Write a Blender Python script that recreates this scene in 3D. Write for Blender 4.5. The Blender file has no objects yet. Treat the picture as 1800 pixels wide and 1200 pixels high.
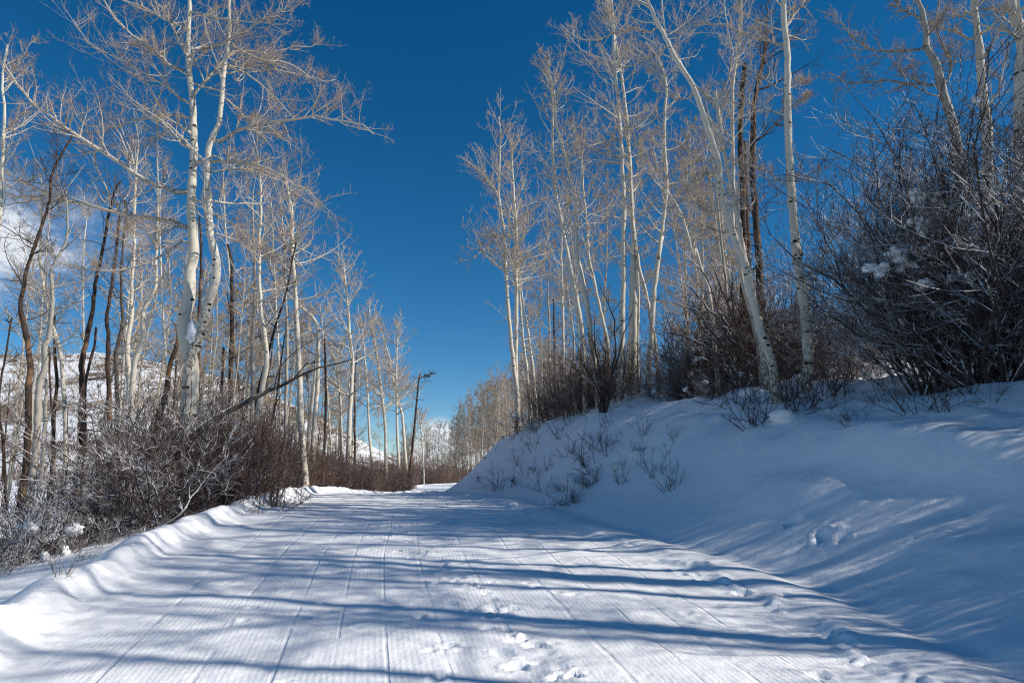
import bpy, math, random
import numpy as np
from mathutils import Vector

# ------------------------------------------------------------------ camera, sky, sun, exposure
sc = bpy.context.scene
C = sc.collection
CAMZ = 1.6
TP = (840 - 600) / 1200.0                      # horizon of the place sits at row 840 of 1200
PITCH = math.atan(TP)
SP, CP = math.sin(PITCH), math.cos(PITCH)
cam = bpy.data.cameras.new("camera")
cam.sensor_width = 36.0; cam.lens = 24.0; cam.clip_start = 0.1; cam.clip_end = 3000
camo = bpy.data.objects.new("camera", cam); C.objects.link(camo)
camo.location = (0, 0, CAMZ); camo.rotation_euler = (math.pi / 2 + PITCH, 0, 0)
sc.camera = camo
sc.view_settings.view_transform = 'Standard'
sc.view_settings.look = 'None'
sc.view_settings.gamma = 1.0
sc.view_settings.use_curve_mapping = False
sc.view_settings.exposure = 0.14
sc.cycles.use_denoising = True; sc.cycles.denoising_prefilter = 'NONE'; sc.cycles.filter_width = 1.15; sc.cycles.max_bounces = 5; sc.cycles.diffuse_bounces = 3

SUN_EL = math.radians(34.0)
SUN_AZ = math.atan2(5.15, -1.0)                # clockwise from +Y
SUNV = Vector((math.sin(SUN_AZ) * math.cos(SUN_EL), math.cos(SUN_AZ) * math.cos(SUN_EL), math.sin(SUN_EL)))
w = bpy.data.worlds.new("World"); sc.world = w; w.use_nodes = True
nt = w.node_tree; nt.nodes.clear()
def N(nt, t, **kw):
    n = nt.nodes.new(t)
    for k, v in kw.items(): setattr(n, k, v)
    return n
L = nt.links.new
out = N(nt, 'ShaderNodeOutputWorld'); bg = N(nt, 'ShaderNodeBackground'); bg.inputs[1].default_value = 0.085
sky = N(nt, 'ShaderNodeTexSky', sky_type='NISHITA'); sky.sun_disc = False
sky.sun_elevation = SUN_EL; sky.sun_rotation = SUN_AZ
sky.altitude = 2500; sky.air_density = 1.0; sky.dust_density = 0.15; sky.ozone_density = 2.5
hs = N(nt, 'ShaderNodeHueSaturation'); hs.inputs['Saturation'].default_value = 1.36; hs.inputs['Hue'].default_value = 0.495
hs.inputs['Value'].default_value = 1.12
L(sky.outputs[0], hs.inputs['Color'])
tc = N(nt, 'ShaderNodeTexCoord')
def math_node(nt, op, a=None, b=None, clamp=False):
    n = N(nt, 'ShaderNodeMath', operation=op); n.use_clamp = clamp
    for i, v in enumerate((a, b)):
        if v is None: continue
        if isinstance(v, (int, float)): n.inputs[i].default_value = v
        else: nt.links.new(v, n.inputs[i])
    return n.outputs[0]
def maprange(nt, v, a, b, c=0.0, d=1.0):
    n = N(nt, 'ShaderNodeMapRange', interpolation_type='SMOOTHSTEP')
    nt.links.new(v, n.inputs[0])
    for i, x in zip((1, 2, 3, 4), (a, b, c, d)): n.inputs[i].default_value = x
    return n.outputs[0]
def pixdir(px, py):
    u, v = (px - 900) / 1200.0, (600 - py) / 1200.0
    return Vector((u, CP - v * SP, SP + v * CP)).normalized()
mp = N(nt, 'ShaderNodeMapping'); mp.inputs['Scale'].default_value = (5, 5, 9)
L(tc.outputs['Generated'], mp.inputs[0])
cn = N(nt, 'ShaderNodeTexNoise'); cn.inputs['Scale'].default_value = 1.3; cn.inputs['Detail'].default_value = 9
cn.inputs['Roughness'].default_value = 0.62; cn.inputs['Distortion'].default_value = 0.35
L(mp.outputs[0], cn.inputs['Vector'])
mask = None
for px, py, r0, amp in ((-10, 425, 0.10, 2.0), (60, 440, 0.07, 1.4), (130, 405, 0.06, .8), (215, 415, 0.04, .6), (772, 772, 0.038, 1.5), (745, 800, .04, 1.3), (830, 800, .05, 1.2)):
    d = N(nt, 'ShaderNodeVectorMath', operation='DISTANCE')
    L(tc.outputs['Generated'], d.inputs[0]); d.inputs[1].default_value = pixdir(px, py)
    m = maprange(nt, d.outputs['Value'], r0, r0 * .15, 0, amp)
    mask = m if mask is None else math_node(nt, 'MAXIMUM', mask, m)
cl = math_node(nt, 'MULTIPLY', mask, maprange(nt, cn.outputs['Fac'], 0.34, 0.60), clamp=True)
cl = math_node(nt, 'MULTIPLY', cl, 0.85)
mx = N(nt, 'ShaderNodeMix', data_type='RGBA')
L(cl, mx.inputs['Factor']); L(hs.outputs[0], mx.inputs['A']); mx.inputs['B'].default_value = (9.6, 9.9, 10.4, 1)
L(mx.outputs['Result'], bg.inputs[0]); L(bg.outputs[0], out.inputs[0])

sl = bpy.data.lights.new("sun", 'SUN'); sl.energy = 4.9; sl.angle = math.radians(0.53); sl.color = (1.0, 0.93, 0.83)
so = bpy.data.objects.new("sun", sl); C.objects.link(so)
so.rotation_euler = SUNV.to_track_quat('Z', 'Y').to_euler()

# ------------------------------------------------------------------ numpy noise
def _h(xi, yi, seed):
    xi = xi.astype(np.int64); yi = yi.astype(np.int64)
    h = (xi * 374761393 + yi * 668265263 + seed * 974634777) & 0xffffffff
    h = ((h ^ (h >> 13)) * 1274126177) & 0xffffffff
    h = ((h ^ (h >> 16)) * 2246822519) & 0xffffffff
    return ((h ^ (h >> 15)) & 0xffff) / 65535.0 * 2 - 1
def vn(x, y, seed=0):
    x = np.asarray(x, float); y = np.asarray(y, float)
    xi, yi = np.floor(x), np.floor(y); fx, fy = x - xi, y - yi
    fx = fx * fx * fx * (fx * (fx * 6 - 15) + 10); fy = fy * fy * fy * (fy * (fy * 6 - 15) + 10)
    a, b = _h(xi, yi, seed), _h(xi + 1, yi, seed); c, d = _h(xi, yi + 1, seed), _h(xi + 1, yi + 1, seed)
    return (a * (1 - fx) + b * fx) * (1 - fy) + (c * (1 - fx) + d * fx) * fy
def fbm(x, y, o=4, seed=0, g=0.5):
    s, a = 0, 1.0
    for i in range(o):
        s = s + a * vn(x * 2 ** i + i * 7.3, y * 2 ** i - i * 3.1, seed + i); a *= g
    return s
def sst(a, b, x):
    t = np.clip((x - a) / (b - a), 0, 1); return t * t * (3 - 2 * t)

# ------------------------------------------------------------------ the shape of the land
_y = np.linspace(-80, 900, 9801)
_s = np.interp(_y, [-80, 0, 6, 24, 45, 80, 900], [.02, .096, .096, -.041, .016, .012, .012])
_z = np.concatenate([[0], np.cumsum((_s[1:] + _s[:-1]) / 2 * np.diff(_y))]); _z -= np.interp(0, _y, _z)
def roadz(y): return np.interp(y, _y, _z)
def smooth_table(xs, ys, k=1.2):
    g = np.arange(-80, 900, .1); v = np.interp(g, xs, ys)
    n = int(k * 10); ker = np.hanning(2 * n + 1); ker /= ker.sum()
    vp = np.pad(v, n, mode='edge'); v = np.convolve(vp, ker, 'valid')
    return lambda y: np.interp(y, g, v)
xl = smooth_table([-80, -10, 0, 4.5, 7.8, 11.6, 18, 25, 30, 35, 40, 45, 52, 60, 68, 78, 90, 110, 150, 400], [12, -.8, -2.5, -3.4, -4.05, -4.6, -5.3, -5.6, -5.6, -5.5, -5.5, -6.3, -7.3, -7.2, -4, 3, 13, 32, 75, 350])
xr = smooth_table([-80, -10, 0, 4.2, 6.6, 8, 9.85, 12, 15, 20, 24, 28, 35, 45, 52, 60, 68, 78, 90, 110, 150, 400], [20, 5.5, 3.9, 3.15, 2.9, 2.4, 1.64, 1.0, .25, -1.35, -2.5, -2.5, -1.2, -.6, .2, 3, 8, 15, 24, 42, 86, 362])
bw = smooth_table([-80, 0, 4, 8, 10.5, 12, 15, 20, 25, 35, 60, 900], [5, 4.2, 4.2, 3.7, 3.1, 2.7, 2.5, 2.5, 2.7, 3, 4, 6])
bh = smooth_table([-80, 0, 4, 8, 10.5, 12, 15, 20, 25, 35, 60, 900], [1.75, 1.78, 1.78, 1.80, 1.93, 1.96, 2.12, 2.42, 2.25, 1.6, 1.0, 1.0])
RX = np.array([-165, -137, -110, -88, -73, -62, -51, -44, -33, -26, -15, 0], float)
RZ = np.array([45.5, 45, 41.5, 36.5, 29, 24.5, 17, 14, 9.5, 4.5, 2.5, 2.0], float)
def G(x, y):
    x = np.asarray(x, float); y = np.asarray(y, float)
    rz = roadz(y); L_, R_ = xl(y), xr(y)
    s = L_ - x; r = x - R_
    # left: windrow, apron, drop to lower ground, valley, far hill
    scal = vn(y * 1.6, y * .3, 5) * .5 + vn(y * 3.7, 0 * y, 6) * .3
    bx = .12 + .10 * scal
    berm = (.19 + .06 * scal) * np.exp(-((s - bx) / np.where(s < bx, .21, .34)) ** 2) * (1 + 0 * y)
    lft = berm + np.where(s > 0, -.10 * s - .025 * s * s, 0)
    lft = np.where(s > 2.0, -.30 - .42 * (s - 2.0), lft)
    lft = np.maximum(lft, -1.7 - .06 * np.maximum(s - 5, 0))
    far_flat = sst(45, 66, y)
    lft = lft * (1 - far_flat * .7)
    lft = lft + np.where(s > 1.8, 1, 0) * sst(1.8, 4, s) * (.22 * fbm(x * .9, y * .9, 3, 11) + .25 * vn(x * .25, y * .25, 14))
    ridge = np.interp(x * 220 / np.maximum(y, 120), RX, RZ) * np.maximum(y, 120) / 220
    t = sst(75, 225, y)
    hill = np.maximum(ridge - rz, 0) * (t * .6 + .4 * t * t) * sst(-6, 40, s)
    hill = hill * (1 + .05 * fbm(x * .03, y * .03, 3, 21)) * (1 - .4 * sst(300, 600, y))
    zL = np.where(s > -1.2, lft + np.where(s > 0, hill, 0), 0)
    # right: shoulder, cut bank, rising ground
    W, H = bw(y), bh(y)
    W = W + .25 * vn(y * .45, x * .15, 31); H = H + .10 * vn(y * .6, x * .2, 32)
    q = r / W
    prof = np.where(q < .6, q, .6 + .4 * (1 - (1 - np.clip((q - .6) / .8, 0, 1)) ** 2))
    prof = prof - .06 * np.sin(np.pi * np.clip(q / .9, 0, 1) * 2) * (q < .9)
    bank = H * np.clip(prof, 0, 1)
    bank = bank + np.where(r > 0, .07 * fbm(x * .8, y * .8, 3, 33) * sst(.3, 1.5, r), 0)
    nearb = sst(5.2, 6.2, y) * (1 - sst(8.3, 9.3, y))
    bank = bank + nearb * (1.15 + .5 * vn(y * 1.3, x * .7, 39)) * (.085 * np.exp(-((r - 1.0) / .45) ** 2) - .06 * np.exp(-((r - 1.75) / .4) ** 2) + .06 * np.exp(-((r - 2.15) / .35) ** 2) - .05 * np.exp(-((r - 2.8) / .4) ** 2)) * sst(0, .3, r)
    bank = bank + .05 * fbm(x * 2.1, y * 2.1, 3, 37) * sst(.5, .9, q) * (1 - sst(1.6, 2.4, q)) * sst(8, 11, y)
    ex = np.maximum(r - W, 0)
    lip = np.where(r > 0, .03 * np.exp(-((r - W) / .6) ** 2), 0)
    rise = .06 * ex + .20 * ex * sst(8, 14, x) * (1 - sst(28, 60, y)) + .34 * ex * sst(7, 9.5, x) * (1 - sst(9, 12, y))  # last term steepens unseen ground at right, added to shade road and bank
    rise = 9 * (1 - np.exp(-rise / 9.0)) + .18 * fbm(x * .5, y * .5, 3, 35) * sst(0, 2, ex)
    shoulder = np.where(r > -.9, .05 * sst(-.9, -.55, r) - .05 * np.exp(-((r + .12) / .16) ** 2), 0)
    zR = np.where(r > -1.0, shoulder + np.where(r > 0, bank + rise + lip, 0), 0)
    z = rz + zL + zR
    z = z + .012 * fbm(x * 1.3, y * 1.3, 3, 41)
    return z
_hy = np.concatenate([np.arange(3.5, 12, .02), np.arange(12, 45, .06)])
def hit(px, py):
    u, v = (px - 900) / 1200.0, (600 - py) / 1200.0
    k = _hy / (CP - v * SP); z = CAMZ + (SP + v * CP) * k; x = u * k
    b = np.nonzero(z <= G(x, _hy))[0]; i = b[0] if len(b) else -1
    return float(x[i]), float(_hy[i])
def Gs(x, y): return float(G(np.array([x]), np.array([y]))[0])

def P(px, py, Y):
    """pixel of the 1800x1200 photograph -> world point at distance Y ahead"""
    u, v = (px - 900) / 1200.0, (600 - py) / 1200.0
    dy = CP - v * SP; k = Y / dy
    return np.array([u * k, Y, CAMZ + (SP + v * CP) * k]), k

# ------------------------------------------------------------------ materials
def new_mat(name):
    m = bpy.data.materials.new(name); m.use_nodes = True
    nt = m.node_tree; b = nt.nodes['Principled BSDF']
    return m, nt, b
def ramp(nt, fac, stops, interp='LINEAR'):
    n = N(nt, 'ShaderNodeValToRGB'); cr = n.color_ramp; cr.interpolation = interp
    while len(cr.elements) < len(stops): cr.elements.new(.5)
    for e, (p, c) in zip(cr.elements, stops): e.position = p; e.color = (*c, 1)
    nt.links.new(fac, n.inputs[0]); return n.outputs[0]
def noise(nt, vec, scale, detail=4, rough=.55, dist=0.0):
    n = N(nt, 'ShaderNodeTexNoise'); n.inputs['Scale'].default_value = scale; n.inputs['Detail'].default_value = detail
    n.inputs['Roughness'].default_value = rough; n.inputs['Distortion'].default_value = dist
    if vec is not None: nt.links.new(vec, n.inputs['Vector'])
    return n.outputs['Fac']
def mix(nt, f, a, b):
    n = N(nt, 'ShaderNodeMix', data_type='RGBA')
    for i, v in (('Factor', f), ('A', a), ('B', b)):
        if isinstance(v, tuple): n.inputs[i].default_value = (*v, 1)
        elif isinstance(v, (int, float)): n.inputs[i].default_value = v
        else: nt.links.new(v, n.inputs[i])
    return n.outputs['Result']
def bump(nt, h, strength, dist, prev=None):
    n = N(nt, 'ShaderNodeBump'); n.inputs['Strength'].default_value = strength; n.inputs['Distance'].default_value = dist
    nt.links.new(h, n.inputs['Height'])
    if prev is not None: nt.links.new(prev, n.inputs['Normal'])
    return n.outputs[0]
SNOW = (.86, .875, .90)

def snow_mat(name, groomed=False, grain=1.0):
    m, nt, b = new_mat(name)
    geo = N(nt, 'ShaderNodeNewGeometry'); pos = geo.outputs['Position']
    n1 = noise(nt, pos, 1.1, 5)
    b.inputs['Roughness'].default_value = .55
    b.inputs['Specular IOR Level'].default_value = .25
    col = mix(nt, n1, (.83, .85, .885), (.89, .90, .915))
    nt.links.new(col, b.inputs['Base Color'])
    g = noise(nt, pos, 95, 3, .6)
    g2 = noise(nt, pos, 16, 4, .6)
    g3 = noise(nt, pos, 4, 4, .55)
    nb = bump(nt, g, .38 * grain, .010)
    nb = bump(nt, g2, .35 * grain, .02, nb)
    nb = bump(nt, g3, .30 * grain, .05, nb)
    if groomed:
        at = N(nt, 'ShaderNodeAttribute'); at.attribute_name = 'track'
        sp = N(nt, 'ShaderNodeSeparateXYZ'); nt.links.new(at.outputs['Vector'], sp.inputs[0])
        u, v, fl = sp.outputs
        wob = math_node(nt, 'MULTIPLY', math_node(nt, 'SUBTRACT', noise(nt, pos, 1.3, 3), .5), .05)
        uu = math_node(nt, 'ADD', u, wob)
        inside = maprange(nt, u, 5.75, 5.4, 0, 1)
        inside = math_node(nt, 'MULTIPLY', inside, maprange(nt, u, .35, .7))
        ww = maprange(nt, noise(nt, pos, .8, 3), .35, .6, .3, 1)
        # fine corduroy ridges and cross ripple
        rid = math_node(nt, 'MULTIPLY', math_node(nt, 'SINE', math_node(nt, 'MULTIPLY', uu, 2 * math.pi / .040)), .5)
        rip = math_node(nt, 'MULTIPLY', math_node(nt, 'SINE', math_node(nt, 'MULTIPLY', math_node(nt, 'ADD', v, math_node(nt, 'MULTIPLY', wob, .6)), 2 * math.pi / .052)), .5)
        cor = math_node(nt, 'MULTIPLY', math_node(nt, 'MULTIPLY', math_node(nt, 'ADD', rid, math_node(nt, 'MULTIPLY', rip, 1.3)), inside), ww)
        nb = bump(nt, cor, .36, .003, nb)
        # narrow grooves every ~0.42 m
        warp = math_node(nt, 'MULTIPLY', math_node(nt, 'SINE', math_node(nt, 'MULTIPLY', u, 2.6)), .11)
        fr = math_node(nt, 'FRACT', math_node(nt, 'DIVIDE', math_node(nt, 'ADD', math_node(nt, 'ADD', uu, .1), warp), .43))
        d = math_node(nt, 'MULTIPLY', math_node(nt, 'ABSOLUTE', math_node(nt, 'SUBTRACT', fr, .5)), .43)
        gr = maprange(nt, d, .006, .022, -1, 0)
        brk = maprange(nt, noise(nt, pos, 2.2, 4), .38, .56, .08, 1)
        gr = math_node(nt, 'MULTIPLY', math_node(nt, 'MULTIPLY', gr, inside), brk)
        nb = bump(nt, gr, .55, .011, nb)
    nt.links.new(nb, b.inputs['Normal'])
    return m
M_ROAD = snow_mat('groomed_snow', True, .8)
M_SNOW = snow_mat('smooth_snow', False, 1.0)

def hill_mat():
    m, nt, b = new_mat('hillside_snow_and_scrub')
    geo = N(nt, 'ShaderNodeNewGeometry'); pos = geo.outputs['Position']
    n1 = noise(nt, pos, .38, 9, .78, .4); n2 = noise(nt, pos, .045, 4, .5); n3 = noise(nt, pos, 1.6, 5, .7)
    a = math_node(nt, 'ADD', math_node(nt, 'MULTIPLY', n1, .55), math_node(nt, 'ADD', math_node(nt, 'MULTIPLY', n2, .55), math_node(nt, 'MULTIPLY', n3, .25)))
    f = maprange(nt, a, .665, .715)
    col = mix(nt, f, (.84, .86, .89), mix(nt, n3, (.13, .09, .065), (.22, .17, .13)))
    nt.links.new(col, b.inputs['Base Color']); b.inputs['Roughness'].default_value = .9
    nt.links.new(bump(nt, n1, .7, .8), b.inputs['Normal'])
    return m
M_HILL = hill_mat()

def bark_mat(name, base, dark, spots=True, twig=(.36, .25, .18), snow=0.0, low=None, rough_scale=1.0):
    """uv: x = metres round the stem, y = metres along it; attribute lvl: 0 stem .. 1 twig"""
    m, nt, b = new_mat(name)
    uv = N(nt, 'ShaderNodeUVMap'); uv.uv_map = 'UVMap'
    b.inputs['Roughness'].default_value = .75; b.inputs['Specular IOR Level'].default_value = .2
    mpv = N(nt, 'ShaderNodeMapping'); mpv.inputs['Scale'].default_value = (3.0, 20.0, 1) if spots else (30.0, 3.0, 1)
    nt.links.new(uv.outputs[0], mpv.inputs[0])
    n1 = noise(nt, mpv.outputs[0], 1.6, 5, .65)
    col = mix(nt, n1, tuple(c * .80 for c in base), tuple(min(c * 1.12, .85) for c in base))
    geo = N(nt, 'ShaderNodeNewGeometry')
    blot = noise(nt, geo.outputs['Position'], 2.3, 4, .6)
    if spots:
        mp2 = N(nt, 'ShaderNodeMapping'); mp2.inputs['Scale'].default_value = (7.5, 6.5, 1); nt.links.new(uv.outputs[0], mp2.inputs[0])
        vo = N(nt, 'ShaderNodeTexVoronoi'); vo.inputs['Scale'].default_value = 1.0; vo.inputs['Randomness'].default_value = 1.0
        nt.links.new(mp2.outputs[0], vo.inputs['Vector'])
        dd = math_node(nt, 'ADD', vo.outputs['Distance'], math_node(nt, 'MULTIPLY', noise(nt, mpv.outputs[0], 3.0, 4), .16))
        sp = maprange(nt, dd, .215, .165, 0, 1)
        keep = N(nt, 'ShaderNodeSeparateColor'); nt.links.new(vo.outputs['Color'], keep.inputs[0])
        sp = math_node(nt, 'MULTIPLY', sp, maprange(nt, keep.outputs[0], .36, .40))
        mp3 = N(nt, 'ShaderNodeMapping'); mp3.inputs['Scale'].default_value = (6.0, 46.0, 1); nt.links.new(uv.outputs[0], mp3.inputs[0])
        ln = maprange(nt, noise(nt, mp3.outputs[0], 1.0, 2), .64, .72, 0, .55)
        col = mix(nt, ln, col, (.19, .165, .13))
        suv = N(nt, 'ShaderNodeSeparateXYZ'); nt.links.new(uv.outputs[0], suv.inputs[0])
        foot = math_node(nt, 'MULTIPLY', maprange(nt, suv.outputs[1], 2.2, .2), maprange(nt, noise(nt, mp2.outputs[0], 2.2, 4, .7), .44, .58, 0, .85))
        col = mix(nt, foot, col, (.075, .062, .05))
        col = mix(nt, sp, col, dark)
        col = mix(nt, maprange(nt, blot, .56, .75, 0, .35), col, tuple(c * .62 for c in base))
    else:
        col = mix(nt, maprange(nt, n1, .45, .62), dark, col)
        if low is not None:
            col = mix(nt, maprange(nt, blot, .54, .64), col, low)
    at = N(nt, 'ShaderNodeAttribute'); at.attribute_name = 'lvl'
    col = mix(nt, at.outputs['Fac'], col, twig)
    if snow > 0:
        sx = N(nt, 'ShaderNodeSeparateXYZ'); nt.links.new(geo.outputs['Normal'], sx.inputs[0])
        sn = noise(nt, geo.outputs['Position'], 13.0, 3, .65)
        up = math_node(nt, 'ADD', sx.outputs[2], math_node(nt, 'MULTIPLY', math_node(nt, 'SUBTRACT', sn, .5), 2.2))
        f = maprange(nt, up, 1.10 - snow, 1.20 - snow)
        f = math_node(nt, 'MULTIPLY', f, maprange(nt, noise(nt, geo.outputs['Position'], 1.6, 3), .40, .56, .12 if snow < .95 else .28, 1))
        col = mix(nt, f, col, SNOW)
    nt.links.new(col, b.inputs['Base Color'])
    nt.links.new(bump(nt, n1, .5 * rough_scale, .006 * rough_scale), b.inputs['Normal'])
    return m
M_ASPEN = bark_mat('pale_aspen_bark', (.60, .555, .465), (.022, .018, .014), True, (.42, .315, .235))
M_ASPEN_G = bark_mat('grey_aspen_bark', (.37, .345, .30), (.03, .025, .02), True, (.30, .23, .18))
M_DEAD = bark_mat('dead_brown_bark', (.115, .075, .055), (.030, .022, .018), False, (.07, .05, .045), 0, (.21, .12, .068), 2.5)
M_DEADG = bark_mat('dead_grey_bark', (.17, .15, .13), (.05, .04, .035), False, (.10, .08, .07), .25, None, 2)
M_SHRUB = bark_mat('snowy_shrub_bark', (.115, .08, .065), (.05, .035, .03), False, (.12, .077, .06), .84)
M_LOW = bark_mat('snow_crusted_tangle_bark', (.10, .075, .065), (.045, .034, .03), False, (.10, .07, .06), 1.0)
M_BIG = bark_mat('snow_laden_bush_bark', (.085, .07, .06), (.035, .028, .024), False, (.075, .055, .048), 1.0)
M_SHRUB2 = bark_mat('reddish_wand_bark', (.15, .10, .085), (.06, .04, .035), False, (.20, .13, .10), .42)
M_SHRUB3 = bark_mat('bare_bank_twig_bark', (.095, .065, .055), (.04, .03, .025), False, (.10, .065, .055), .35)
M_FARTREE = bark_mat('far_aspen_bark', (.46, .41, .33), (.05, .04, .03), True, (.33, .24, .165))
def plain(name, col, r=.7, sp=.2):
    m, nt, b = new_mat(name); g = N(nt, 'ShaderNodeNewGeometry')
    c = mix(nt, noise(nt, g.outputs['Position'], 14, 4), tuple(x * .8 for x in col), tuple(min(x * 1.1, .92) for x in col))
    nt.links.new(c, b.inputs['Base Color']); b.inputs['Roughness'].default_value = r; b.inputs['Specular IOR Level'].default_value = sp
    nt.links.new(bump(nt, noise(nt, g.outputs['Position'], 40, 4), .5, .01), b.inputs['Normal'])
    return m
M_KNOT = plain('black_branch_scar', (.028, .022, .018))
M_CLUMP = plain('settled_snow', (.84, .855, .89), .6)
M_GRASS = plain('dry_grass', (.33, .24, .13))
M_CONIFER = plain('conifer_needles', (.035, .055, .03))

# ------------------------------------------------------------------ mesh helpers
def link_mesh(name, v, f, mats, parent=None, uv=None, lvl=None, smooth=True, tri=None):
    me = bpy.data.meshes.new(name)
    v = np.asarray(v, np.float32); nv = len(v)
    me.vertices.add(nv); me.vertices.foreach_set('co', v.ravel())
    f = np.asarray(f, np.int32); nf, k = f.shape
    me.loops.add(nf * k); me.loops.foreach_set('vertex_index', f.ravel())
    me.polygons.add(nf); me.polygons.foreach_set('loop_start', np.arange(0, nf * k, k, dtype=np.int32))
    me.polygons.foreach_set('use_smooth', np.full(nf, smooth))
    if uv is not None:
        ul = me.uv_layers.new(name='UVMap'); ul.data.foreach_set('uv', np.asarray(uv, np.float32)[f.ravel()].ravel())
    if lvl is not None:
        a = me.attributes.new('lvl', 'FLOAT', 'POINT'); a.data.foreach_set('value', np.asarray(lvl, np.float32))
    me.materials.append(mats)
    me.update(calc_edges=True)
    o = bpy.data.objects.new(name, me); C.objects.link(o)
    if parent is not None: o.parent = parent
    return o
def empty(name, loc):
    o = bpy.data.objects.new(name, None); C.objects.link(o); o.location = loc; o.empty_display_size = .3
    return o
def tag(o, label=None, cat=None, group=None, kind=None):
    for k, v in (('label', label), ('category', cat), ('group', group), ('kind', kind)):
        if v: o[k] = v
    return o

class Tubes:
    """collects batches of polylines (N,K,3) with radii (N,K) and skins them"""
    def __init__(s): s.v, s.f, s.uv, s.l, s.n = [], [], [], [], 0
    def add(s, pts, rad, sides=3, lvl=0.0, cap=False):
        pts = np.asarray(pts, float); rad = np.asarray(rad, float)
        if pts.ndim == 2: pts, rad = pts[None], rad[None]
        n, k, _ = pts.shape
        if n == 0: return
        T = np.gradient(pts, axis=1); T /= np.linalg.norm(T, axis=2, keepdims=True) + 1e-9
        mt = T.mean(1); ref = np.where((np.abs(mt[:, 2]) > .75)[:, None], np.array([[1., 0, 0]]), np.array([[0, 0, 1.]]))[:, None, :]
        A = np.cross(T, ref); A /= np.linalg.norm(A, axis=2, keepdims=True) + 1e-9
        B = np.cross(T, A)
        ang = np.arange(sides) / sides * 2 * np.pi
        ring = A[:, :, None, :] * np.cos(ang)[None, None, :, None] + B[:, :, None, :] * np.sin(ang)[None, None, :, None]
        V = pts[:, :, None, :] + ring * rad[:, :, None, None]
        seg = np.linalg.norm(np.diff(pts, axis=1), axis=2); ln = np.concatenate([np.zeros((n, 1)), np.cumsum(seg, 1)], 1)
        off = np.arange(n)[:, None, None] * 1.37
        U = np.stack([np.broadcast_to((ang * 1.0)[None, None, :] * rad.max(1)[:, None, None] + off, V.shape[:3]), np.broadcast_to(ln[:, :, None] + off * 3, V.shape[:3])], -1)
        i, j, m = np.meshgrid(np.arange(n), np.arange(k - 1), np.arange(sides), indexing='ij')
        a = (i * k + j) * sides + m; b_ = (i * k + j) * sides + (m + 1) % sides
        F = np.stack([a, b_, b_ + sides, a + sides], -1).reshape(-1, 4) + s.n
        s.v.append(V.reshape(-1, 3)); s.uv.append(U.reshape(-1, 2)); s.f.append(F)
        lv = np.broadcast_to(np.asarray(lvl, float), (n, k)) if np.ndim(lvl) else np.full((n, k), lvl)
        s.l.append(np.repeat(lv.reshape(-1), sides)); s.n += n * k * sides
    def build(s, name, mat, parent=None, origin=None):
        v = np.concatenate(s.v)
        if origin is not None: v = v - np.asarray(origin)
        return link_mesh(name, v, np.concatenate(s.f), mat, parent, np.concatenate(s.uv), np.concatenate(s.l))

def unit(a): return a / (np.linalg.norm(a, axis=-1, keepdims=True) + 1e-9)
def grow(start, d, length, K, rng, wig=.25, up=.05, gnarl=0.0):
    """N polylines of K points"""
    n = len(start); d = unit(np.asarray(d, float)); pts = np.zeros((n, K, 3)); pts[:, 0] = start
    step = (np.asarray(length) / (K - 1))[:, None]
    drift = rng.normal(0, 1, (n, 3)) * wig * .5
    for i in range(1, K):
        d = unit(d + drift * .5 + rng.normal(0, 1, (n, 3)) * wig * .7 + np.array([0, 0, up]))
        pts[:, i] = pts[:, i - 1] + d * step
        if gnarl and i % 2: drift = -drift * .6 + rng.normal(0, 1, (n, 3)) * gnarl
    return pts
def spawn(pts, rad, m, t0, t1, rng, ang=(.7, 1.2), planar=None):
    """m children along each polyline"""
    n, K, _ = pts.shape
    i = np.repeat(np.arange(n), m); t = rng.uniform(t0, t1, n * m)
    x = t * (K - 1); a = np.minimum(x.astype(int), K - 2); fr = (x - a)[:, None]
    p = pts[i, a] * (1 - fr) + pts[i, a + 1] * fr; r = rad[i, a] * (1 - fr[:, 0]) + rad[i, a + 1] * fr[:, 0]
    T = unit(pts[i, a + 1] - pts[i, a])
    q = unit(np.cross(T, rng.normal(0, 1, (n * m, 3)))); th = rng.uniform(*ang, n * m)[:, None]
    d = T * np.cos(th) + q * np.sin(th)
    return p, d, r, t, i
def lin(n, K, r0, r1, pw=1.0):
    t = np.linspace(0, 1, K)[None] ** pw
    r0 = np.broadcast_to(np.asarray(r0, float), (n,))[:, None]; r1 = np.broadcast_to(np.asarray(r1, float), (n,))[:, None]
    return r0 * (1 - t) + r1 * t

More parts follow.
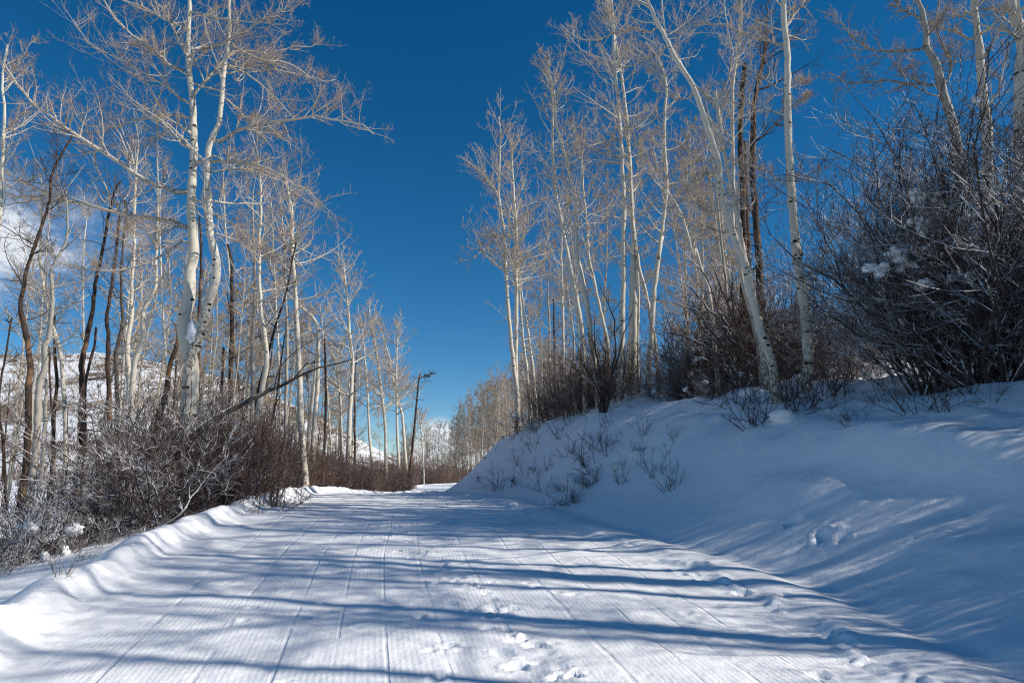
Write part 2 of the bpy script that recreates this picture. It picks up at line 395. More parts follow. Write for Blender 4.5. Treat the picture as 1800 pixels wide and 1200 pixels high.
def ramify(tb, pts, rad, rng, len1, n2=7, n3=6, n4=0, f2=.45, f3=.42, rmin=.0022, up=.12, lv=(.12, .55, 1.0), sides2=4):
    """branches, then twigs, on a set of limbs"""
    ln = np.linalg.norm(np.diff(pts, axis=1), axis=2).sum(1)
    p, d, r, t, i = spawn(pts, rad, n2, .14, .97, rng)
    d[:, 2] += .15; l = ln[i] * f2 * rng.uniform(.45, 1.15, len(p)) * (1.12 - .62 * t)
    b = grow(p, d, l, 6, rng, .20, up * .8, .12); br = lin(len(p), 6, np.clip(r * .55, rmin * 1.4, None), rmin)
    tb.add(b, br, sides2, lv[0] + (lv[1] - lv[0]) * np.linspace(.2, 1, 6)[None] * np.ones((len(p), 1)))
    p, d, r3, t3, i3 = spawn(b, br, n3, .12, .98, rng, (.5, 1.15))
    d[:, 2] += .22; l3 = np.clip(l[i3] * f3 * rng.uniform(.4, 1.2, len(p)) * (1.15 - .5 * t3), .10, 1.2)
    kc = 4 if n4 == 2 else 3
    c = grow(p, d, l3, kc, rng, .20, up * 1.6); cr = lin(len(p), kc, np.clip(r3 * .6, rmin, None), rmin * .6)
    tb.add(c, cr, 3, lv[2])
    if n4:
        p, d, r4, t4, i4 = spawn(c, cr, n4, .15, .95, rng, (.5, 1.1))
        d[:, 2] += .25; l4 = np.clip(l3[i4] * .42 * rng.uniform(.5, 1.2, len(p)), .06, .5)
        e = grow(p, d, l4, 3, rng, .18, up * 1.6); tb.add(e, lin(len(p), 3, rmin * .85, rmin * .5), 3, lv[2])

def resample(pts, r, K, rng=None, jit=0.0):
    pts = np.asarray(pts, float); r = np.asarray(r, float)
    d = np.concatenate([[0], np.cumsum(np.linalg.norm(np.diff(pts, axis=0), axis=1))]); t = np.linspace(0, d[-1], K * 4)
    q = np.stack([np.interp(t, d, pts[:, k]) for k in range(3)], 1); rr = np.interp(t, d, r)
    n = max(2, int(len(t) / (len(pts)) * .45)); ker = np.hanning(2 * n + 1); ker /= ker.sum()
    for k in range(3):
        lin0 = q[0, k] + (q[-1, k] - q[0, k]) * np.linspace(0, 1, len(t)); e = q[:, k] - lin0
        ep = np.concatenate([-e[1:n + 1][::-1], e, -e[-n - 1:-1][::-1]]); q[:, k] = np.convolve(ep, ker, 'valid') + lin0
    ix = np.linspace(0, len(t) - 1, K).round().astype(int)
    q, rr = q[ix], rr[ix]
    if rng is not None and jit:
        q[1:-1] += rng.normal(0, 1, (K - 2, 3)) * jit
    return q, rr

# ------------------------------------------------------------------ the ground sheet
def axis_cols():
    off = [0]
    st = .03
    while off[-1] < 2.2: off.append(off[-1] + st)
    while off[-1] < 600: st = st * 1.075; off.append(off[-1] + st)
    left = np.array(off[1:])[::-1]
    ro = [0]
    while ro[-1] < 5.0: ro.append(ro[-1] + .04)
    st = .04
    while ro[-1] < 600: st = st * 1.075; ro.append(ro[-1] + st)
    return left, np.linspace(0, 1, 225), np.array(ro[1:])
def axis_rows():
    y = [3.2]
    while y[-1] < 30: y.append(y[-1] + max(.022, .0063 * y[-1]))
    st = .18
    while y[-1] < 800: st *= 1.04; y.append(y[-1] + st)
    b = [3.2]; st = .05
    while b[-1] > -70: st *= 1.12; b.append(b[-1] - st)
    return np.array(b[1:][::-1] + y)
left, tt, ro = axis_cols(); rows = axis_rows()
ny = len(rows); nl, nt_, nr = len(left), len(tt), len(ro); nx = nl + nt_ + nr
XL, XR = xl(rows)[:, None], xr(rows)[:, None]
X = np.concatenate([XL - left[None], XL + tt[None] * (XR - XL), XR + ro[None]], 1); Y = np.repeat(rows[:, None], nx, 1)
Z = G(X, Y)
S_, R_ = XL - X, X - XR
near = (1 - sst(22, 34, Y)) * sst(1, 3, Y)
# windrow lumps and ragged groomer edge
cr = (fbm(X * 5, Y * 5, 3, 51) * .03 + np.maximum(vn(X * 9, Y * 9, 52), 0) * .03)
Z += near * cr * np.exp(-((S_ + .02) / .28) ** 2) * .8
Z += near * .035 * np.sin(Y * 7.5 + 1.5 * vn(Y * .8, Y * 0, 56) * 3) * np.exp(-((S_ + .45) / .28) ** 2) * sst(8.0, 9.5, Y) * (1 - sst(14, 16, Y))
edge = np.exp(-((R_ + .78 + .09 * vn(Y * 2.1, Y * 0, 57)) / .10) ** 2)
Z += near * edge * np.clip(.3 + vn(X * 5.5, Y * 5.5, 53) * .9 + .5 * vn(X * 14, Y * 14, 58), 0, 2) * .05
# soft drift undulation on the road and bank
road_in = sst(.1, .5, -S_) * sst(.9, 1.2, -R_)
Z += near * road_in * (.006 * fbm(X * 2.2, Y * 2.2, 3, 54) + .0035 * vn(X * 11, Y * 11, 55))
bank_in = sst(.1, .8, R_)
Z += near * bank_in * (.018 * fbm(X * 1.8 + Y * .6, Y * .8, 4, 61) + .004 * fbm(X * 9, Y * 9, 2, 62))
def dent(px, py, r, depth, elong=1.0, ang=0.0):
    """pit with a raised rim where that pixel meets the ground"""
    global Z
    x0, y0 = hit(px, py)
    c, s = math.cos(ang), math.sin(ang)
    i0, i1 = np.searchsorted(rows, [y0 - r * 5, y0 + r * 5])
    dx, dy = X[i0:i1] - x0, Y[i0:i1] - y0
    a, b = (dx * c + dy * s) / elong, -dx * s + dy * c
    q = np.sqrt(a * a + b * b) / r
    q = q * (1 + .35 * vn(X[i0:i1] * 12, Y[i0:i1] * 12, 71))
    Z[i0:i1] += -depth * np.exp(-(q ** 4) * 1.3) * (1 + .5 * vn(X[i0:i1] * 30, Y[i0:i1] * 30, 73)) + depth * .55 * np.exp(-((q - 1.45) / .42) ** 2) * (.6 + .6 * vn(X[i0:i1] * 22, Y[i0:i1] * 22, 72))
rg = np.random.default_rng(3)
trackpts = [(405, 1022, .05), (440, 1068, .07), (425, 1090, .05), (475, 1035, .06), (700, 968, .05), (740, 978, .06), (745, 972, .07),
            (775, 995, .06), (840, 1035, .07), (825, 1030, .06), (770, 1045, .05), (868, 1066, .07), (890, 1072, .09), (735, 1085, .05), (855, 1102, .06),
            (790, 1138, .07), (932, 1138, .06), (885, 1150, .07), (905, 1172, .08), (960, 1150, .06), (985, 1178, .06), (1010, 1190, .05), (770, 1192, .06), (650, 942, .05), (670, 950, .04),
            (610, 918, .06), (660, 925, .06), (690, 927, .05), (780, 942, .06), (715, 905, .06), (655, 885, .07), (710, 885, .07)]
for px, py, r in trackpts: dent(px, py, r * rg.uniform(.55, .8), rg.uniform(.018, .036), rg.uniform(1, 1.9), rg.uniform(0, 3))
for k in range(70):
    t_k = rg.uniform(0, 1); dent(655 + 330 * t_k + rg.normal(0, 28), 905 + 290 * t_k ** 1.1, rg.uniform(.015, .045), rg.uniform(.010, .028), rg.uniform(1, 2.2), rg.uniform(0, 3))
for k in range(80):   # scuffs scattered on the groomed surface
    dent(rg.uniform(330, 1250), 880 + 320 * rg.uniform(0, 1) ** 1.2, rg.uniform(.012, .04), rg.uniform(.005, .016), rg.uniform(1, 2.5), rg.uniform(0, 3))
for px, py, r, d in ((1395, 920, .10, .07), (1448, 945, .14, .09), (1480, 948, .10, .05), (1610, 945, .05, .02), (1240, 1020, .05, .03), (1270, 1030, .06, .03), (1305, 1045, .07, .05), (1375, 1045, .05, .03), (1535, 1030, .06, .03),
                     (1465, 1120, .07, .04), (1490, 1145, .06, .04), (1440, 1190, .06, .04), (1520, 1170, .06, .035), (1130, 990, .05, .02), (1200, 1010, .05, .025)):
    dent(px, py, r * .7, d * .8, rg.uniform(1, 1.6), rg.uniform(0, 3))

idx = np.arange(ny * nx).reshape(ny, nx)
Q = np.stack([idx[:-1, :-1], idx[:-1, 1:], idx[1:, 1:], idx[1:, :-1]], -1)
V = np.stack([X, Y, Z], -1)
gx = np.gradient(V, axis=1); gy = np.gradient(V, axis=0); NRM = np.cross(gx, gy); NRM /= np.linalg.norm(NRM, axis=2, keepdims=True)
def sheet(name, r0, r1, c0, c1, mat):
    sub = idx[r0:r1, c0:c1]; h, ww = sub.shape
    v = V[r0:r1, c0:c1].reshape(-1, 3); li = np.arange(h * ww).reshape(h, ww)
    f = np.stack([li[:-1, :-1], li[:-1, 1:], li[1:, 1:], li[1:, :-1]], -1).reshape(-1, 4)
    o = link_mesh(name, v, f, mat); me = o.data
    me.normals_split_custom_set_from_vertices(NRM[r0:r1, c0:c1].reshape(-1, 3).tolist())
    a = me.attributes.new('track', 'FLOAT_VECTOR', 'POINT')
    u = (X - XL)[r0:r1, c0:c1].reshape(-1); yy = Y[r0:r1, c0:c1].reshape(-1)
    a.data.foreach_set('vector', np.stack([u, yy, u * 0], -1).astype(np.float32).ravel())
    o['kind'] = 'structure'; return o
rh = int(np.searchsorted(rows, 78))
sheet('snowy_road', 0, ny, nl, nl + nt_, M_ROAD)
sheet('snow_covered_ground', 0, rh + 1, 0, nl + 1, M_SNOW)
sheet('snowy_hill', rh, ny, 0, nl + 1, M_HILL)
sheet('snow_bank', 0, rh + 1, nl + nt_ - 1, nx, M_SNOW)
sheet('snowy_slope', rh, ny, nl + nt_ - 1, nx, M_HILL)

def hillside_scrub():
    rng = np.random.default_rng(8); n = 9000; y = rng.uniform(85, 235, n); px = rng.uniform(-60, 790, n); x = (px - 900) / 1200 * y
    keep = (x < xl(y) - 4) & (fbm(x * .06, y * .06, 3, 88) + .35 * rng.normal(0, 1, n) > .12 + .25 * (px < 330)); x, y = x[keep], y[keep]; z = G(x, y); n = len(x)
    m = 6; V, F = [], []
    az = rng.uniform(0, 6.28, (n, m)); h = rng.uniform(.35, 1.3, (n, 1)) * rng.uniform(.6, 1.1, (n, m)); sp = rng.uniform(.2, .9, (n, m)) * h; w_ = .035 + .05 * rng.random((n, m))
    cx, cy, cz = x[:, None], y[:, None], z[:, None]
    dx, dy = np.cos(az), np.sin(az)
    a = np.stack([cx - dy * w_, cy + dx * w_, cz - .1 + 0 * az], -1); b = np.stack([cx + dy * w_, cy - dx * w_, cz - .1 + 0 * az], -1)
    c = np.stack([cx + dx * sp, cy + dy * sp, cz + h], -1); d = np.stack([cx + dx * sp * .6 + dy * .06, cy + dy * sp * .6 - dx * .06, cz + h * .75], -1)
    v = np.stack([a, b, d, c], 2).reshape(-1, 3); f = np.arange(len(v)).reshape(-1, 4)
    o = link_mesh('hillside_scrub', v, f, plain('bare_hill_scrub', (.20, .145, .105), .9), smooth=False)
    tag(o, 'low brown scrub scattered over the snowy hill', 'scrub', None, 'stuff')
hillside_scrub()

# ------------------------------------------------------------------ trees
def trace(pts, Y, wig=None, dz=None):
    """[(px,py),...] at distance Y -> world polyline; dz adds depth along the line"""
    o = []
    for i, (px, py) in enumerate(pts):
        t = i / max(len(pts) - 1, 1)
        yy = Y + (dz * t if dz else 0)
        o.append(P(px, py, yy)[0])
    return np.array(o)
def wpx(w, Y): return w / 2 / 1200.0 * Y * 1.03
KNOTS = []
def knot(parent, origin, p, T, r, rng, size):
    """raised black scar on the trunk, on the side of the road"""
    toc = np.array([0, 0, CAMZ]) - p; toc[2] = 0; toc = unit(toc)
    ang = rng.uniform(-1.2, 1.2); c, s = math.cos(ang), math.sin(ang)
    d = np.array([toc[0] * c - toc[1] * s, toc[0] * s + toc[1] * c, 0]); side = np.cross([0, 0, 1], d)
    th = np.linspace(0, 2 * np.pi, 8, endpoint=False); v = [d * r * 1.16]
    for k, (rr, h) in enumerate(((.55, 1.10), (1.0, .93))):
        for a in th: v.append(side * math.cos(a) * size * rr * 1.2 + np.array([0, 0, 1]) * math.sin(a) * size * rr * .75 + d * r * h)
    v = np.array(v) + p - origin
    f = [(0, 1 + k, 1 + (k + 1) % 8, 1 + (k + 1) % 8) for k in range(8)]
    tri = [(0, 1 + k, 1 + (k + 1) % 8) for k in range(8)]
    q = [(1 + k, 9 + k, 9 + (k + 1) % 8, 1 + (k + 1) % 8) for k in range(8)]
    me = bpy.data.meshes.new('branch_scar'); me.from_pydata([tuple(x) for x in v], [], tri + q); me.materials.append(M_KNOT)
    o = bpy.data.objects.new('branch_scar', me); C.objects.link(o); o.parent = parent

def make_tree(name, stems, Y, label, mat=M_ASPEN, limbs=(), cat='tree', group=None, crown=(.42, 1.0), n1=26, L1=1.4, n2=6, n3=5, n4=0,
              seed=1, up=.10, rise=.35, rmin=None, knots=None, stubs=0, fl=1.25, sides=10, topext=0.0, droop=0.0):
    """stems: list of ([(px,py)...bottom to top], w_bottom_px, w_top_px); the first one is carried down to the ground"""
    rng = np.random.default_rng(seed)
    if knots is None: knots = 0 if mat is M_DEAD or mat is M_DEADG else 4 if Y < 26 else 0
    rmin = rmin or max(.0026, Y * 1.75e-4)
    first = stems[0][0]; p0 = trace(first[:1], Y)[0]; gz = Gs(p0[0], Y)
    base = np.array([p0[0], Y, gz]); root = empty(name, tuple(base)); tag(root, label, cat, group)
    tb = Tubes(); tk = Tubes(); lim_all = []; lim_r = []; axis = []
    for si, (pp, w0, w1) in enumerate(stems):
        w = trace(pp, Y); k = len(w); r = np.linspace(wpx(w0, Y), wpx(w1, Y), k)
        if si == 0 and w[0][2] > gz - .1:
            w = np.concatenate([[[w[0][0] - (w[1][0] - w[0][0]) * .15, Y, gz - .25]], w]); r = np.concatenate([[r[0] * fl], r])
        if topext:
            d = w[-1] - w[-2]; d = d / np.linalg.norm(d) * topext; w = np.concatenate([w, [w[-1] + d * .5 + rng.normal(0, .08, 3), w[-1] + d + rng.normal(0, .12, 3)]])
            r = np.concatenate([r, [r[-1] * .6, rmin * 1.3]])
        w[1:, 1] += np.cumsum(rng.normal(0, .05, len(w) - 1)); 
        K = max(14, len(w) * 4); q, rr = resample(w, r, K, rng, .006)
        axis.append(q); rr = rr * (1 + .05 * rng.normal(0, 1, K)); tb_ = Tubes(); tb_.add(q, rr, sides, 0.0)
        tb_.build('trunk', mat, root, base)
        if knots:
            for kk in range(int(knots * 1.8)):
                t = rng.integers(2, int(K * .8)); knot(root, base, q[t], None, rr[t], rng, rr[t] * rng.uniform(.22, .48))
        if n1:
            m = n1 if si == 0 else int(n1 * .7)
            t = np.sort(rng.uniform(crown[0] if si == 0 else .25, crown[1] * .99, m)) if True else None
            x = t * (K - 1); a = np.minimum(x.astype(int), K - 2); fr = (x - a)[:, None]
            sp_ = q[a] * (1 - fr) + q[a + 1] * fr; sr = rr[a]
            T = unit(q[a + 1] - q[a]); az = rng.uniform(0, 2 * np.pi, m)
            hor = np.stack([np.cos(az), np.sin(az), np.zeros(m)], 1)
            tr = (t - crown[0]) / (crown[1] - crown[0] + 1e-6)
            el = (rise + .75 * np.clip(tr, 0, 1) ** 2 + rng.normal(0, .15, m))[:, None]
            d = hor * np.cos(el) + T * np.sin(el)
            ln = L1 * rng.uniform(.5, 1.1, m) * np.clip(1.1 - .72 * tr, .3, 1.1)
            lb = grow(sp_, d, ln, 7, rng, .17, up - droop, .10)
            lr = lin(m, 7, np.clip(sr * .46, rmin * 1.8, L1 * .022), rmin * 1.2, .8)
            tk.add(lb, lr, 5, np.linspace(0, .35, 7)[None] * np.ones((m, 1)))
            lim_all.append(lb); lim_r.append(lr)
        if stubs:
            t = rng.integers(2, K - 1, stubs); hor = rng.normal(0, 1, (stubs, 3)); hor[:, 2] = abs(hor[:, 2]) * .4 + .1
            ln = rng.uniform(.08, .8, stubs) ** 1.5 * L1
            sb = grow(q[t], hor, ln, 5, rng, .25, .05, .1); tk.add(sb, lin(stubs, 5, np.clip(rr[t] * .28, .004, .02), rmin), 4, .3)
            p, d, r2, t2, i2 = spawn(sb, lin(stubs, 5, .006, .003), 3, .3, 1, rng); ss = grow(p, d, ln[i2] * .4, 4, rng, .2, .1)
            tk.add(ss, lin(len(p), 4, rmin * 1.2, rmin * .7), 3, .7)
    for li, lm in enumerate(limbs):
        pp, w0, w1, dz = lm
        w = trace(pp, Y, dz=dz); r = np.linspace(wpx(w0, Y), max(wpx(w1, Y), rmin * 1.2), len(w))
        ax_ = np.concatenate(axis); dd = np.linalg.norm((ax_ - w[0]) * [1, .5, 1.6], axis=1); b_ = ax_[np.argmin(dd)]
        if dd.min() < .7 and np.linalg.norm(b_ - w[0]) > .02: w = np.concatenate([[b_], w]); r = np.concatenate([[r[0]], r])
        q, rr = resample(w, r, 12, rng, .012)
        t_ = Tubes(); t_.add(q, rr, 7, np.linspace(0, .25, 12)[None]); t_.build('limb', mat, root, base)
        ramify(tk, q[None], rr[None], rng, None, n2 * 3 + 3, n3 + 3, n4, .34, .45, rmin, up)
    if lim_all: ramify(tk, np.concatenate(lim_all), np.concatenate(lim_r), rng, None, n2, n3, n4, .5, .45, rmin, up)
    if tk.n: tk.build('crown', mat, root, base)
    return root

def Z1(l): return [(x * .3889, y * .3889) for x, y in l]
def Z2(l): return [(x * .3889, 400 + y * .3889) for x, y in l]
def Z5(l): return [(760 + x * .3889, y * .3889) for x, y in l]
def Z6(l): return [(760 + x * .3889, 400 + y * .3889) for x, y in l]
def ZA(l): return [(x / 5, 500 + y / 5) for x, y in l]          # 0,500 crop x5
def ZT(l): return [(1400 + x / 4, y / 4) for x, y in l]         # 1400,0 crop x4

# --- the big forked aspen on the left
lmb = [
 (Z1([(825, 875), (700, 840), (600, 780), (500, 710), (420, 665), (330, 600), (250, 540), (170, 495), (110, 430), (50, 340), (20, 290)]), 9.5, 2, -1.6),
 (Z1([(840, 1030), (760, 990), (640, 980), (540, 970), (450, 935), (330, 915), (240, 890), (120, 830), (40, 790), (-60, 730), (-160, 690)]), 8, 2.5, .8),
 (Z1([(330, 915), (200, 900), (80, 890), (0, 865), (-90, 850)]), 4, 2, 1.0),
 (Z2([(830, 60), (760, 110), (700, 150), (560, 190), (430, 195), (330, 180), (240, 150)]), 5, 1.5, -.7),
 (Z1([(830, 460), (790, 420), (730, 380), (640, 320), (540, 265), (430, 220), (370, 165), (330, 90)]), 5, 1.2, .9),
 (Z1([(828, 325), (760, 290), (680, 210), (590, 150), (520, 80), (470, 10), (440, -60)]), 5, 1.5, -.8),
 (Z1([(838, 525), (720, 525), (640, 545), (560, 560), (450, 580), (380, 570), (330, 500), (320, 430)]), 4.5, 1.2, 1.2),
 (Z1([(860, 430), (930, 370), (990, 290), (1040, 235), (1100, 225), (1200, 245), (1330, 210), (1400, 215), (1460, 180)]), 6, 1.2, .8),
 (Z1([(970, 660), (1050, 600), (1130, 570), (1250, 550), (1330, 545), (1400, 525), (1480, 540), (1560, 548), (1640, 565), (1690, 610)]), 7.5, 1.6, -1.2),
 (Z1([(880, 730), (970, 728), (1080, 735), (1180, 745), (1250, 780), (1330, 840), (1400, 860), (1480, 950), (1560, 1000)]), 6, 1.2, -.9),
 (Z1([(1040, 460), (1090, 510), (1140, 570), (1190, 600), (1280, 600)]), 4, 1.2, 1),
 (Z1([(1060, 215), (1200, 280), (1280, 270), (1350, 310), (1400, 350), (1450, 372), (1520, 360)]), 4, 1.2, 1.0),
 (Z1([(870, 240), (960, 210), (1030, 180), (1120, 140), (1200, 80), (1280, 40), (1330, 0), (1370, -60)]), 4.5, 1.5, -.8),
 (Z1([(850, 50), (950, 70), (1020, 95), (1150, 100), (1280, 120), (1330, 80)]), 3.5, 1, -.6),
 (Z1([(835, 230), (790, 150), (765, 80), (700, 0), (650, -70)]), 4.5, 1.5, .6),
 (Z1([(825, 120), (740, 90), (650, 30), (540, 0), (450, -60)]), 4, 1.5, -.4),
 (Z1([(1030, 300), (1130, 340), (1200, 400), (1260, 460), (1330, 540)]), 4, 1.2, -.8),
 (Z1([(1030, 340), (1100, 310), (1180, 290), (1290, 330), (1370, 340), (1470, 370)]), 4, 1.2, .7),
 (Z1([(970, 780), (1100, 760), (1200, 790), (1290, 830), (1370, 900), (1430, 940)]), 3.5, 1, 1.2),
 (Z1([(860, 890), (920, 920), (980, 980), (1060, 1010), (1120, 1080), (1160, 1150)]), 4, 1.2, .8),
 (Z1([(830, 630), (760, 605), (680, 620), (600, 660), (520, 665), (450, 640)]), 3, 1, .9),
 (Z2([(1000, 40), (1080, 60), (1150, 120), (1250, 150)]), 3, 1, .9),
 (Z2([(835, 0), (760, -10), (660, 30), (560, 60), (480, 20)]), 3, 1, -1.3),
]
make_tree('aspen_tree', [
  ([(331, 760), (332, 672), (331, 630), (324, 602), (319, 571), (322, 545), (331, 517), (329, 478), (337, 439), (337, 400), (331, 350), (336, 288), (335, 233), (334, 175), (329, 128), (324, 78), (326, 23), (328, -40), (332, -130)], 28, 5),
  ([(331, 640), (338, 618), (349, 596), (358, 565), (366, 542), (383, 501), (389, 470), (381, 431), (377, 400), (373, 350), (371, 296), (375, 257), (393, 230), (397, 175), (401, 124), (407, 86), (410, 50), (412, 0), (415, -80)], 19, 4)],
  13.0, 'large pale aspen with a trunk forked low down, in front of the left thicket', limbs=lmb, n1=12, crown=(.55, 1), L1=1.6, n2=9, n3=6, n4=2, seed=11, knots=14, sides=16, fl=1.15)
# a snow pad lies in the fork
def lump(name, c, r, mat, parent=None, seed=0, sq=.6, squash=(1, 1, 1)):
    rng = np.random.default_rng(seed); n, m = 9, 12
    th = np.linspace(0, np.pi, n); ph = np.linspace(0, 2 * np.pi, m, endpoint=False)
    v = []
    for a in th:
        for b_ in ph: v.append((math.sin(a) * math.cos(b_), math.sin(a) * math.sin(b_), math.cos(a)))
    v = np.array(v); o = rng.uniform(0, 50)
    k = 1 + .42 * vn(v[:, 0] * 2 + o, v[:, 1] * 2 + v[:, 2] * 2, seed) + .22 * vn(v[:, 0] * 5 + o, v[:, 1] * 5 + v[:, 2] * 5, seed)
    v = v * k[:, None] * np.array(squash) * r; v[:, 2] *= np.where(v[:, 2] < 0, .8, sq / .6)
    f = [(i * m + j, i * m + (j + 1) % m, (i + 1) * m + (j + 1) % m, (i + 1) * m + j) for i in range(n - 1) for j in range(m)]
    v = v + np.asarray(c)
    ob = link_mesh(name, v, f, mat, parent); return ob
fork = bpy.data.objects['aspen_tree']
pc = P(338, 588, 12.93)[0] - np.array(fork.location)
lump('snow_pad', pc, .13, M_CLUMP, fork, 5, .7, (.9, .6, 1.4))

